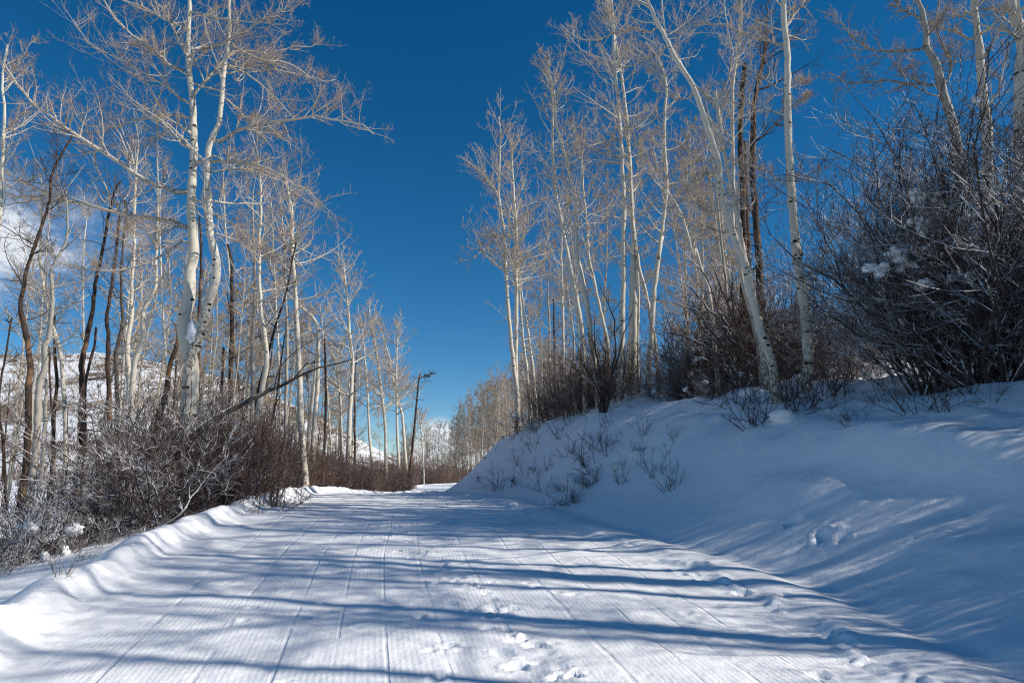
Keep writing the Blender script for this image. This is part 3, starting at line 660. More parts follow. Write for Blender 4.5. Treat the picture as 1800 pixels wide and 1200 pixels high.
# --- the rest of the left grove, nearest first: (stems, distance, label, options)
GA, GD = 'pale aspens along the left side of the road', 'dead and dying trunks in the left grove'
T_L = [
 # dead / brown
 ([(ZA([(265, 1400), (265, 900), (275, 750), (240, 520), (215, 350), (165, 230), (160, 120), (175, 0)]) + Z1([(100, 1190), (150, 1020), (175, 880), (180, 770), (230, 670), (270, 570)]), 11, 3)], 11.5, 'dark leaning trunk rubbing against a grey one, leftmost pair of the grove', dict(mat=M_DEAD, stubs=14, cat='dead tree', n1=10, L1=1.3, crown=(.6, 1))),
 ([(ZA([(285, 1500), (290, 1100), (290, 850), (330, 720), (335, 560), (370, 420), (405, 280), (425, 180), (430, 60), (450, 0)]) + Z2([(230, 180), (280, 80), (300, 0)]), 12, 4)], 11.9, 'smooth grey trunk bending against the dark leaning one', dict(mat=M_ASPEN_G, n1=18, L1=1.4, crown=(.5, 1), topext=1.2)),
 ([(ZA([(245, 1500), (245, 900), (250, 760)]) , 7, 4)], 12.4, 'thin grey snapped stem behind the smooth grey trunk', dict(mat=M_ASPEN_G, stubs=4, n1=0, cat='dead tree')),
 ([(ZA([(590, 1500), (590, 1100), (600, 900), (575, 650), (550, 480), (510, 330), (480, 200), (460, 80)]) + Z2([(222, 180), (212, 100), (215, 0)]), 8, 4)], 14.5, 'slim pale aspen curving left over the snowy hill, near the grey trunk', dict(n1=24, L1=1.5, crown=(.45, 1), topext=1.5)),
 ([(ZA([(375, 1500), (385, 1100), (400, 900), (385, 750), (390, 600)]), 7, 4)], 14, 'short broken pale stem low among the left thicket', dict(mat=M_ASPEN_G, n1=0, stubs=6, cat='dead tree')),
 ([(ZA([(470, 1500), (460, 1150), (455, 850), (445, 650), (440, 500), (430, 350), (425, 250)]), 6, 4)], 14.2, 'narrow dark dead stem beside the slim curving aspen', dict(mat=M_DEAD, stubs=10, n1=0, cat='dead tree')),
 ([(ZA([(700, 1500), (700, 1150), (700, 900), (700, 650), (720, 520), (760, 400), (785, 250), (800, 100), (815, 0)]) + Z1([(470, 1080), (500, 960), (530, 860), (552, 820)]), 11.5, 3)], 13.6, 'brown dead trunk with an orange peeled base, leaning right', dict(mat=M_DEAD, stubs=22, n1=0, cat='dead tree')),
 ([(ZA([(740, 1400), (760, 950), (800, 700), (835, 530), (860, 380)]), 6, 3.5)], 14.5, 'thin brown dead pole slanting beside the orange based trunk', dict(mat=M_DEAD, stubs=8, n1=0, cat='dead tree')),
 ([(ZA([(960, 1500), (920, 1050), (905, 900), (895, 700), (900, 550), (890, 400), (890, 300), (915, 150), (935, 0)]) + Z1([(485, 1150), (500, 1000), (505, 930)]), 8.5, 4)], 14.8, 'straight rough brown dead trunk, middle of the three dark ones', dict(mat=M_DEAD, stubs=18, n1=0, cat='dead tree')),
 ([(ZA([(1010, 1500), (1010, 1100), (1010, 900), (1005, 650), (1030, 500), (1060, 350), (1060, 200), (1045, 100), (1050, 0)]) + Z1([(545, 1100), (558, 1000), (558, 900)]), 8, 3)], 15.4, 'blackened trunk with grey wood showing above, right of the rough brown one', dict(mat=M_DEADG, stubs=18, n1=6, L1=1, crown=(.7, 1), cat='dead tree')),
 ([(ZA([(1090, 1500), (1095, 1150), (1100, 900), (1100, 700), (1095, 560), (1120, 400), (1140, 250), (1135, 100), (1140, 0)]) + Z1([(600, 1150), (605, 950), (612, 850), (615, 780)]), 10, 3.5)], 15.8, 'clean pale aspen between the blackened trunk and the crooked grey one', dict(n1=30, L1=1.6, crown=(.45, 1), topext=1.6, knots=4)),
 ([(ZA([(1100, 1500), (1140, 1050), (1160, 850), (1190, 650), (1240, 540), (1265, 440), (1270, 300), (1270, 220), (1340, 130), (1385, 20)]) + Z2([(715, 120), (720, 50)]) + Z1([(720, 1150), (735, 1000), (742, 870)]), 10.5, 3.5)], 14.2, 'crooked grey aspen with sharp elbows, left of the forked one', dict(mat=M_ASPEN, n1=24, L1=1.5, crown=(.5, 1), topext=1.2, stubs=6)),
 ([(ZA([(1260, 230), (1250, 130), (1255, 0)]), 4, 2)], 14.3, 'short black dead spike rising from the crooked grey aspen', dict(mat=M_DEAD, stubs=5, n1=0, cat='dead tree', fl=1.0, skip=1)),
 ([(ZA([(1370, 1200), (1400, 1050), (1450, 900), (1480, 750), (1510, 620), (1545, 480)]) + [(309, 560), (312, 520)], 11, 6)], 13.6, 'reddish brown dead stump leaning right beside the forked aspen', dict(mat=M_DEAD, stubs=6, n1=0, cat='dead tree')),
 ([([(352, 780), (350, 680), (351, 600), (352, 528), (353, 460), (352, 420), (350, 380)], 7, 3)], 16.5, 'straight dark dead stem behind the fork of the big aspen', dict(mat=M_DEAD, stubs=12, n1=0, cat='dead tree')),
 ([(Z2([(1040, 900), (1045, 680), (1055, 500), (1050, 300), (1052, 150), (1035, 80)]), 9, 4)], 17.5, 'dark brown dead trunk standing alone right of the forked aspen', dict(mat=M_DEAD, stubs=16, n1=0, cat='dead tree')),
 ([(Z2([(1000, 900), (1005, 700), (1010, 540)]), 6, 4)], 18.5, 'short brown stub left of the lone dark trunk', dict(mat=M_DEAD, stubs=5, n1=0, cat='dead tree')),
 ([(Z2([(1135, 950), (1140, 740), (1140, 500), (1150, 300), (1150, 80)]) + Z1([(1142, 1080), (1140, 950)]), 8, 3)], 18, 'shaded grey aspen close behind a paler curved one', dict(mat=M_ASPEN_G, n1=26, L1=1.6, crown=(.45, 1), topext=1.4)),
 ([(Z2([(1150, 950), (1180, 750), (1205, 620), (1198, 500), (1185, 400), (1175, 250), (1175, 50)]) + Z1([(1180, 1000), (1182, 850), (1180, 800)]), 10, 3)], 17, 'pale aspen bulging right at its base, right of the lone dark trunk', dict(n1=32, L1=1.8, crown=(.45, 1), topext=1.4, knots=4)),
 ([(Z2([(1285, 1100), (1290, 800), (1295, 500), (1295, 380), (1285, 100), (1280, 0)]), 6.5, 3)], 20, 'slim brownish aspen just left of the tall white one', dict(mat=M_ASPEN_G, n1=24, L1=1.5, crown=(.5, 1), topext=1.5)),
 ([(Z2([(1382, 1150), (1365, 1000), (1358, 850), (1355, 700), (1350, 560), (1340, 450), (1328, 250), (1315, 0)]) + Z1([(1320, 1190), (1320, 1020), (1312, 920), (1290, 830)]), 12.5, 4)], 19.5, 'tall white aspen with black scars at the thicket end, top bending left', dict(n1=42, L1=2.3, crown=(.45, 1), topext=.8, knots=7, n3=6, sides=12)),
 ([(Z2([(1410, 1150), (1415, 950), (1430, 700), (1435, 450), (1410, 400), (1360, 360), (1330, 330)]), 9, 3.5)], 23, 'aspen whose top hooks sharply left, beside the tall white one', dict(n1=16, L1=1.2, crown=(.6, 1), topext=.6, knots=3)),
 ([(Z2([(1395, 1100), (1400, 900), (1425, 700), (1430, 600)]), 7, 4)], 24, 'shorter pale stem leaning into the hooked aspen', dict(n1=6, L1=.8, crown=(.7, 1))),
 ([(Z2([(1460, 1150), (1475, 850), (1472, 680), (1468, 500)]), 5, 3)], 22, 'thin dark dead stem right of the hooked aspen', dict(mat=M_DEAD, stubs=12, n1=0, cat='dead tree')),
 ([(Z2([(1575, 1130), (1575, 1000), (1580, 850), (1595, 620), (1578, 450), (1570, 330), (1560, 200)]), 9.5, 3)], 30, 'white aspen with a flared curved base where the brush thins', dict(n1=44, L1=3.0, crown=(.40, 1), topext=.8, knots=5)),
 ([(Z2([(1552, 1130), (1548, 950), (1540, 750), (1525, 600)]), 5, 2.5)], 31, 'thin pale stem left of the flared white aspen', dict(n1=22, L1=1.6, crown=(.5, 1), topext=.8)),
 ([(Z2([(1605, 1100), (1603, 850), (1600, 700), (1612, 530)]), 4, 2)], 31.5, 'dark dead stem right behind the flared white aspen', dict(mat=M_DEAD, stubs=12, n1=0, cat='dead tree')),
 ([([(658, 847), (649, 767), (646, 683), (640, 610), (637, 575)], 5, 2)], 34, 'slender white aspen, first right of the flared one', dict(n1=34, L1=2.2, crown=(.45, 1), topext=1.0)),
 ([([(678, 840), (677, 750), (667, 660), (658, 600), (650, 560)], 6, 2.5)], 34.5, 'sturdier white aspen leaning left over the end of the brush row', dict(n1=38, L1=2.6, crown=(.42, 1), topext=1.0, knots=3)),
 ([([(702, 840), (698, 750), (697, 660), (698, 590)], 5.5, 2)], 42, 'upright white aspen crossed by a leaning neighbour near the road bend', dict(n1=34, L1=2.6, crown=(.45, 1), topext=1)),
 ([([(715, 835), (707, 727), (693, 680), (685, 627), (676, 600)], 5.5, 2)], 43, 'leaning white aspen crossing its upright neighbour near the road bend', dict(n1=30, L1=2.6, crown=(.5, 1), topext=1)),
 ([([(720, 840), (727, 760), (733, 700), (736, 667), (739, 655)], 4.5, 2)], 40, 'black broken snag with one bare side branch at the road bend', dict(mat=M_DEAD, stubs=16, n1=0, cat='dead tree', limbs=[([(736, 664), (746, 662), (755, 658), (763, 656)], 2.4, 1.2, .3)])),
 ([([(745, 838), (743, 783), (738, 733), (735, 725)], 3, 1.2)], 62, 'small white aspen by the far stretch of road', dict(n1=24, L1=2.0, crown=(.5, 1), topext=.8)),
 ([([(15, 900), (12, 800), (5, 700), (25, 610), (28, 560)], 5, 2.5)], 13, 'thin dark leaning stem at the outer edge of the left grove', dict(mat=M_DEAD, stubs=8, n1=4, L1=.8, cat='dead tree')),
 ([([(-30, 950), (-18, 640), (-10, 450), (2, 265), (7, 190), (5, 130), (15, 80)], 9, 3)], 12.5, 'tan aspen half out of view, its fork of bare limbs reaching right', dict(n1=16, L1=1.7, crown=(.55, 1), n4=1, limbs=[(Z1([(10, 600), (60, 560), (110, 500), (150, 470)]), 3, 1.2, .3), (Z1([(15, 370), (60, 320), (110, 240), (160, 170)]), 3, 1.2, .3)])),
 ([([(90, 900), (95, 800), (88, 700), (88, 610)], 4.5, 3)], 17, 'slim stem far back in the left grove against the hill', dict(mat=M_DEAD, stubs=7, n1=0, cat='dead tree')),
 ([([(200, 860), (212, 700), (222, 560), (233, 420), (238, 330)], 5, 2)], 22, 'slender pale aspen deep in the grove behind the clean pale one', dict(n1=30, L1=1.9, crown=(.45, 1), topext=1)),
 ([([(145, 850), (150, 700), (150, 560), (147, 450), (150, 380)], 4.5, 2)], 23, 'slender pale aspen deep in the grove behind the brown dead trunks', dict(n1=30, L1=2.0, crown=(.4, 1), topext=1)),
 ([([(60, 850), (66, 700), (75, 560), (84, 440), (90, 400)], 4.5, 2)], 22, 'slender pale aspen deep in the grove behind the grey pair', dict(n1=30, L1=1.9, crown=(.4, 1), topext=1)),
 ([([(300, 800), (296, 650), (290, 520), (286, 400), (285, 330)], 4.5, 2)], 21, 'slender pale aspen seen through the limbs left of the fork', dict(n1=30, L1=1.9, crown=(.4, 1), topext=1)),
 ([([(425, 800), (418, 650), (410, 520), (402, 400), (398, 330)], 4.5, 2)], 22, 'slender pale aspen seen just right of the forked trunk', dict(n1=30, L1=1.9, crown=(.4, 1), topext=1)),
 ([([(490, 850), (492, 700), (486, 560), (480, 430), (478, 370)], 4.5, 2)], 24, 'slender pale aspen between the bulging one and the tall white one', dict(n1=32, L1=2.2, crown=(.4, 1), topext=1)),
 ([([(585, 850), (580, 750), (572, 640), (566, 560)], 4, 2)], 33, 'slight pale aspen behind the hooked one', dict(n1=32, L1=2.4, crown=(.4, 1), topext=1)),
]
for i, (st, Y0, lab, kw) in enumerate(T_L):
    kw = dict(kw); cat = kw.pop('cat', 'tree'); skip = kw.pop('skip', 0)
    if skip: continue
    nm = 'dead_tree' if cat == 'dead tree' else 'aspen_tree'
    make_tree(nm, st, Y0, lab, cat=cat, group=GD if cat == 'dead tree' else GA, seed=100 + i, **kw)

# --- leaning dead log with snow on it, in the left thicket
lg = trace(Z2([(860, 960), (930, 890), (1000, 850), (1120, 780), (1240, 730), (1330, 680), (1450, 630), (1590, 595)]), 12.2, dz=.8)
base = np.array([lg[0][0], 12.2, Gs(lg[0][0], 12.2)]); root = empty('fallen_tree', tuple(base))
tag(root, 'dark dead tree fallen aslant out of the left thicket, snow along its top', 'dead tree')
rng = np.random.default_rng(5); q, rr = resample(np.concatenate([[[base[0] - .8, 12.1, base[2] + .1]], lg]), np.linspace(.075, .010, len(lg) + 1), 30, rng, .01)
t_ = Tubes(); t_.add(q, rr, 10); t_.build('trunk', M_DEADG, root, base)
t_ = Tubes(); t_.add(q[4:20] + np.array([0, 0, 1]) * rr[4:20, None] * .75, rr[4:20] * (.25 + .45 * rng.random(16)), 6); t_.build('snow_ridge', M_CLUMP, root, base)
t_ = Tubes()
for pp, w0 in ((Z2([(1240, 730), (1260, 640), (1330, 560), (1420, 505)]), 3), (Z2([(1330, 680), (1390, 610), (1500, 600)]), 3), (Z2([(1385, 655), (1395, 700)]), 5), (Z2([(1120, 780), (1210, 740), (1290, 690)]), 3)):
    w = trace(pp, 12.6); qq, r2 = resample(w, np.linspace(wpx(w0, 12.6), .004, len(w)), 8, rng, .01); t_.add(qq, r2, 5, .2); ramify(t_, qq[None], r2[None], rng, None, 5, 3, 0, .3, .4, .0025)
t_.build('crown', M_DEADG, root, base)

# --- right bank
GR = 'pale aspens on top of the right bank'
T_R = [
 ([(Z6([(1550, 740), (1530, 600), (1480, 480), (1440, 320), (1410, 180), (1350, 40)]) + Z5([(1330, 1030), (1290, 900), (1280, 760), (1240, 640), (1200, 520), (1160, 420), (1090, 310), (1040, 210), (1000, 120), (950, 0), (900, -120)]), 16.5, 6)], 11.2,
  'pale aspen leaning left in a long curve from the bank edge', dict(n1=8, L1=1.5, crown=(.8, 1), n4=2, knots=12, sides=14, limbs=[
   (Z5([(985, 150), (930, 125), (860, 140), (770, 175), (690, 185), (630, 160), (580, 110)]), 4.5, 1.3, .6),
   (Z5([(1040, 240), (960, 270), (880, 310), (780, 270), (680, 240), (640, 190), (600, 140)]), 4, 1.3, 1.1),
   (Z5([(1240, 740), (1180, 690), (1100, 640), (1040, 610), (980, 580)]), 3.5, 1.2, .9),
   (Z5([(1270, 800), (1200, 760), (1150, 740), (1100, 660)]), 3, 1, -.9),
   (Z5([(1260, 960), (1190, 920), (1140, 840), (1120, 780)]), 3, 1, -.8),
   (Z5([(1310, 1060), (1230, 1020), (1150, 980), (1080, 940), (980, 885)]), 3.5, 1.1, -.9),
   (Z5([(1150, 460), (1080, 420), (1010, 350), (960, 300)]), 3, 1, .5)])),
 ([(Z6([(1490, 500), (1430, 250), (1380, 60)]) + Z5([(1380, 1080), (1345, 900), (1300, 720), (1275, 560), (1258, 450)]), 11, 6),
   (Z5([(1258, 450), (1180, 390), (1140, 330), (1100, 250), (1060, 180), (1040, 60), (1030, -60)]), 5, 2.5), (Z5([(1262, 470), (1310, 420), (1340, 340), (1350, 250), (1330, 160), (1320, 0)]), 4, 2)], 12.4,
  'aspen forking high up, close behind the long curved one', dict(n1=20, L1=1.5, crown=(.6, 1), n4=1, knots=5, sides=12)),
 ([(Z6([(1470, 500), (1400, 250), (1345, 0)]) + Z5([(1350, 750), (1345, 550), (1350, 400), (1385, 200), (1400, 60), (1400, -60)]), 8, 3)], 13.4,
  'thinner aspen rising straight behind the high forked one', dict(n1=30, L1=1.5, crown=(.55, 1), n4=1)),
 ([(Z6([(1690, 690), (1690, 450), (1655, 250), (1625, 50)]) + Z5([(1640, 1190), (1625, 950), (1605, 750), (1590, 500), (1583, 300), (1570, 100), (1562, 0), (1560, -130)]), 18.5, 9)], 11.3,
  'straight pale aspen with dark rings, rightmost trunk before the big snowy bush', dict(n1=10, L1=1.5, crown=(.82, 1), n4=2, knots=14, sides=14, limbs=[
   (Z5([(1590, 130), (1640, 60), (1690, 0), (1710, -60)]), 6, 2, .3),
   (Z5([(1575, 215), (1480, 170), (1380, 130), (1270, 105), (1170, 115), (1090, 150)]), 5, 1.3, .5),
   (Z5([(1570, 410), (1500, 350), (1420, 310), (1340, 230)]), 3, 1.2, .8),
   (Z5([(1575, 520), (1480, 480), (1350, 460), (1270, 455)]), 3, 1.2, 1.0),
   (Z5([(1590, 825), (1520, 780), (1430, 750), (1370, 710)]), 3, 1.2, -.5),
   (Z5([(1605, 500), (1650, 460), (1690, 440)]), 3, 1.2, -.4),
   (Z5([(1600, 400), (1640, 390), (1700, 380)]), 2.5, 1, .4),
   (Z5([(1620, 860), (1660, 800), (1740, 770)]), 2.2, 1, .6)])),
 ([(Z6([(840, 800), (850, 640), (855, 500), (860, 250), (862, 0)]) + Z5([(865, 950), (850, 650), (835, 450), (820, 300), (815, 100), (808, 0), (800, -120)]), 11, 4)], 16.4,
  'straight aspen with shaded base in a gap of the bank brush', dict(n1=34, L1=1.9, crown=(.5, 1), n3=6, n4=1, knots=8, sides=12, limbs=[(Z5([(845, 720), (780, 700), (700, 660), (640, 600), (610, 540)]), 3.2, 1, 1.0), (Z5([(860, 636), (800, 632), (740, 650), (705, 668)]), 3.2, 1.2, -.8)])),
 ([(Z6([(910, 700), (915, 400), (912, 100)]) + Z5([(925, 1190), (905, 950), (895, 750), (880, 550), (860, 380), (840, 250), (810, 80), (790, -40)]), 11, 3.5)], 16.8,
  'aspen leaning slightly left, right partner of the straight shaded one', dict(n1=34, L1=1.9, crown=(.5, 1), n3=6, n4=1, knots=8, sides=12)),
 ([(Z6([(930, 560), (935, 300), (925, 60), (915, 0)]), 5, 3)], 17.0, 'slim second stem hugging the left leaning aspen', dict(n1=10, L1=1.0, crown=(.6, 1), topext=.8)),
 ([(Z6([(972, 720), (990, 500), (1005, 250), (1040, 20)]) + Z5([(1015, 1190), (1050, 950), (1060, 800), (1050, 650), (1045, 500), (1060, 420), (1040, 330), (1000, 260), (960, 200)]), 10, 3)], 16.2,
  'aspen standing where a black branch crosses, base leaning right', dict(n1=32, L1=1.7, crown=(.5, 1), n3=6, n4=1, knots=6, limbs=[(Z5([(1070, 880), (1150, 890), (1240, 910)]), 2.5, 1, .4), (Z5([(1060, 860), (1020, 780), (1000, 680), (1000, 600)]), 3, 1.2, .3)])),
 ([(Z6([(1020, 640), (1010, 520), (985, 400), (975, 330), (940, 200), (925, 100)]), 8, 5)], 16.8, 'short bent pale stem slanting behind the crossed aspen', dict(n1=6, L1=.8, crown=(.6, 1))),
 ([(Z6([(1270, 420), (1240, 260), (1215, 190), (1180, 80)]) + Z5([(1180, 1190), (1130, 980), (1070, 880)]), 7, 3.5)], 14, 'thin aspen sloping left behind the snowy wand shrubs', dict(n1=8, L1=1.0, crown=(.6, 1), topext=.8)),
 ([(Z6([(1340, 400), (1325, 200), (1305, 0)]), 6, 4)], 15.5, 'thin tan stem behind the base curve of the leaning aspen', dict(mat=M_ASPEN_G, n1=4, L1=.8, topext=1.4)),
 ([(Z6([(690, 720), (682, 500), (660, 350), (610, 100), (590, 0)]) + Z5([(590, 1020), (555, 850), (545, 680), (545, 450), (540, 350), (520, 240)]), 8.5, 3)], 17,
  'gently curved aspen, left one of the pair with swaying trunks', dict(n1=36, L1=2.1, crown=(.45, 1), n3=6, knots=6)),
 ([(Z6([(745, 720), (700, 350), (655, 120), (650, 0)]) + Z5([(650, 1000), (655, 930), (620, 780), (590, 650), (560, 550), (555, 450), (545, 370), (500, 300)]), 9, 3)], 16.6,
  'wavy aspen, right one of the pair with swaying trunks', dict(n1=36, L1=2.1, crown=(.45, 1), n3=6, knots=6)),
 ([(Z6([(800, 620), (790, 500), (760, 380), (730, 220), (710, 150), (700, 0)]) + Z5([(700, 1000), (680, 850), (680, 760)]), 6.5, 3)], 18, 'thin aspen right of the swaying pair', dict(n1=26, L1=1.7, crown=(.45, 1), topext=1)),
 ([(Z6([(592, 760), (592, 500), (588, 300), (580, 100)]) + Z5([(585, 1120), (580, 1000)]), 5.5, 2.5)], 20, 'thin upright aspen between the twin trunks and the swaying pair', dict(n1=26, L1=1.8, crown=(.4, 1), topext=1)),
 ([(Z6([(388, 860), (385, 760), (370, 650), (345, 400), (330, 150), (325, 0)]) + Z5([(315, 1000), (300, 880), (305, 700), (310, 600), (300, 540)]), 8.5, 2.5)], 21,
  'left of the twin white trunks at the end of the bank', dict(n1=44, L1=2.6, crown=(.45, 1), n3=6, knots=6, limbs=[(Z5([(295, 870), (240, 800), (190, 750), (125, 705)]), 3, 1, -.8), (Z5([(325, 1050), (250, 1110), (180, 1170), (100, 1190)]), 3, 1, -.6)])),
 ([(Z6([(385, 830), (375, 640), (380, 400), (378, 0)]) + Z5([(375, 1000), (365, 850), (360, 720), (350, 640)]), 8.5, 2.5)], 21.4,
  'right of the twin white trunks at the end of the bank', dict(n1=44, L1=2.6, crown=(.45, 1), n3=6, knots=5)),
 ([(Z6([(440, 800), (425, 620), (410, 500), (395, 300), (388, 200)]), 6, 3)], 22.5, 'slim white stem just right of the twin trunks', dict(n1=22, L1=1.6, crown=(.4, 1), topext=1.2)),
 ([(Z6([(470, 800), (450, 600), (430, 450), (410, 350), (398, 250)]), 5.5, 3)], 23.5, 'slim stem bowing right behind the twin trunks', dict(n1=22, L1=1.6, crown=(.4, 1), topext=1.2)),
 ([(Z6([(530, 720), (530, 500), (525, 350), (520, 250)]), 4.5, 2.5)], 23, 'brownish slender stem, left of a dark pair in the bank brush', dict(mat=M_ASPEN_G, n1=16, L1=1.3, crown=(.5, 1), topext=.8)),
 ([(Z6([(555, 700), (552, 500), (548, 320)]), 4.5, 2.5)], 22.5, 'dark slender dead stem in the bank brush', dict(mat=M_DEAD, n1=0, stubs=14, cat='dead tree')),
 ([(Z6([(640, 720), (640, 500), (620, 350), (600, 200)]), 4.5, 2.5)], 21.5, 'grey slender aspen crossing behind the swaying pair', dict(mat=M_ASPEN_G, n1=20, L1=1.4, crown=(.4, 1), topext=1)),
 # stripped black and brown dead trunks
 ([([(1304, 660), (1310, 450), (1308, 325), (1303, 220), (1306, 150), (1308, 115)], 13, 8)], 14.6, 'tall stripped dead trunk, left of the dark trio', dict(mat=M_DEAD, stubs=10, n1=0, cat='dead tree', L1=1.6)),
 ([([(1318, 660), (1318, 450), (1317, 340), (1315, 240)], 13, 7)], 14.9, 'shorter split dead trunk, middle of the dark trio', dict(mat=M_DEAD, stubs=8, n1=0, cat='dead tree', L1=1.3)),
 ([([(1340, 660), (1335, 440), (1325, 300), (1326, 200), (1330, 150), (1342, 120), (1350, 60)], 14, 5)], 14.4, 'tall dead trunk with black branches, right of the dark trio', dict(mat=M_DEAD, stubs=14, n1=6, L1=2.0, crown=(.8, 1), cat='dead tree', limbs=[
   (Z5([(1465, 640), (1520, 590), (1580, 540), (1600, 420)]), 4, 1.5, .3), (Z5([(1460, 380), (1500, 250), (1515, 100), (1520, 0)]), 4, 1.5, .2)])),
 # upper right, rooted behind the big bush
 ([([(1700, 600), (1692, 400), (1680, 250), (1670, 205), (1657, 155), (1640, 110), (1631, 85), (1634, 60), (1620, 20), (1605, -10), (1590, -60)], 20, 6)], 11.4,
  'brownish crooked aspen rising out of the big snowy bush, long limbs reaching left', dict(mat=M_ASPEN_G, n1=8, L1=1.4, crown=(.8, 1), n4=2, sides=12, limbs=[
   (ZT([(990, 600), (870, 592), (780, 590), (680, 568), (560, 572), (450, 585), (350, 592), (310, 560), (230, 510)]), 5, 1.6, .6),
   (ZT([(900, 335), (800, 350), (690, 362), (560, 360), (480, 335), (410, 290), (360, 210), (280, 140), (230, 30)]), 5, 1.6, .8),
   (ZT([(870, 130), (790, 100), (730, 50), (700, 0), (680, -60)]), 5, 2, .4),
   (ZT([(1010, 690), (930, 660), (830, 610), (740, 540), (710, 430), (705, 330)]), 3, 1.2, -.6),
   (ZT([(1050, 600), (1090, 520), (1085, 430), (1050, 360), (1010, 270), (985, 180), (1000, 0)]), 5, 2.5, .4)])),
 ([([(1740, 600), (1738, 400), (1735, 230), (1725, 185), (1717, 130), (1715, 80), (1707, 20), (1705, -60)], 19, 10)], 11.8,
  'pale aspen rising out of the big snowy bush, middle of three', dict(n1=10, L1=1.6, crown=(.7, 1), n4=1, sides=12, knots=5, limbs=[
   (ZT([(1215, 280), (1130, 235), (1050, 205), (960, 180), (890, 150)]), 4.5, 2, .6), (ZT([(1225, 410), (1130, 430), (1000, 435), (870, 450), (790, 420), (750, 400)]), 2.6, 1, -.6),
   (ZT([(1340, 760), (1420, 640), (1455, 500), (1480, 350), (1490, 270)]), 4, 1.5, .4)])),
 ([([(1792, 600), (1792, 400), (1790, 250), (1788, 140), (1795, 95), (1787, 60), (1777, 15), (1772, -80)], 25, 16)], 10.8,
  'thickest pale trunk rising out of the big snowy bush, nearest the camera', dict(n1=8, L1=1.6, crown=(.75, 1), n4=1, sides=14, knots=6, limbs=[(ZT([(1455, 60), (1340, 60), (1230, 90), (1130, 110), (1040, 150), (960, 180)]), 3.5, 1.2, .5)])),
]
for i, (st, Y0, lab, kw) in enumerate(T_R):
    kw = dict(kw); cat = kw.pop('cat', 'tree')
    nm = 'dead_tree' if cat == 'dead tree' else 'aspen_tree'
    make_tree(nm, st, Y0, lab, cat=cat, group='dead trunks on the right bank' if cat == 'dead tree' else GR, seed=300 + i, **kw)

# ------------------------------------------------------------------ world-space prototypes, copied
def copy_tree(src, loc, rz, s, label=None, group=None, tilt=0.0):
    r = src.copy(); C.objects.link(r); r.location = loc; r.rotation_euler = (tilt, tilt * .6, rz); r.scale = (s, s, s)
    if label: r['label'] = label
    if group: r['group'] = group
    for ch in list(src.children):
        c = ch.copy(); C.objects.link(c); c.parent = r
    return r
def proto_aspen(seed, h=9.5, n1=38, L1=1.7, mat=M_FARTREE, rmin=.008, r0=.06, n2=6, n3=4, crown=.35):
    rng = np.random.default_rng(seed)
    root = empty('aspen_tree', (0, 0, 0)); tag(root, 'slender bare aspen', 'tree')
    q = grow(np.array([[0, 0, -.25]]), np.array([[rng.normal(0, .04), rng.normal(0, .04), 1]]), np.array([h]), 16, rng, .045, .05, .03)[0]
    rr = np.linspace(r0, rmin * 1.2, 16); rr[0] *= 1.25
    t_ = Tubes(); t_.add(q, rr, 8); t_.build('trunk', mat, root)
    tk = Tubes(); m = n1; t = np.sort(rng.uniform(crown, .99, m)); x = t * 15; a = np.minimum(x.astype(int), 14); fr = (x - a)[:, None]
    sp_ = q[a] * (1 - fr) + q[a + 1] * fr; az = rng.uniform(0, 2 * np.pi, m); tr = (t - crown) / (1 - crown)
    el = (.35 + .7 * tr ** 2 + rng.normal(0, .15, m)); d = np.stack([np.cos(az) * np.cos(el), np.sin(az) * np.cos(el), np.sin(el)], 1)
    ln = L1 * rng.uniform(.5, 1.1, m) * np.clip(1.1 - .72 * tr, .3, 1.1)
    lb = grow(sp_, d, ln, 6, rng, .17, .08, .1); lr = lin(m, 6, np.clip(rr[a] * .4, rmin * 1.3, .03), rmin)
    tk.add(lb, lr, 4, np.linspace(0, .6, 6)[None] * np.ones((m, 1))); ramify(tk, lb, lr, rng, None, n2, n3, 0, .5, .45, rmin * .8, .1, sides2=3)
    tk.build('crown', mat, root); return root
LANDMARKS = [(-10, 12.5, 'the half hidden tan aspen'), (58, 11.5, 'the leaning dark trunk'), (78, 11.9, 'the smooth grey trunk'), (118, 14.5, 'the slim curving aspen'), (140, 13.6, 'the orange based dead trunk'), (180, 14.8, 'the rough brown dead trunk'),
 (201, 15.4, 'the blackened trunk'), (220, 15.8, 'the clean pale aspen'), (242, 14.2, 'the crooked grey aspen'), (285, 13.6, 'the reddish leaning stump'), (331, 13, 'the forked aspen'), (408, 17.5, 'the lone dark trunk'),
 (440, 12.6, 'the snowy fallen log'), (465, 17, 'the bulging aspen'), (531, 19.5, 'the tall white aspen'), (555, 23, 'the hooked aspen'), (612, 30, 'the flared white aspen'), (655, 34, 'the slender curved aspen'), (678, 34.5, 'the sturdy leaning aspen'),
 (703, 42, 'the crossing pair of aspens'), (722, 40, 'the black snag'), (910, 21, 'the twin white trunks'), (932, 22.5, 'the slim stem'), (990, 20, 'the thin upright aspen'), (1040, 16.8, 'the swaying pair of trunks'),
 (1089, 14.8, 'the shaded straight aspen'), (1116, 15.4, 'the left leaning aspen'), (1142, 14.9, 'the crossed aspen'), (1243, 14, 'the thin sloping aspen'), (1318, 14.6, 'the dark dead trio'), (1362, 11.2, 'the long curved aspen'),
 (1418, 11.3, 'the ringed straight aspen'), (1610, 11.6, 'the peeking bush'), (1665, 10.3, 'the huge corner bush'), (1735, 11.8, 'the middle corner trunk')]
used_labels = set()
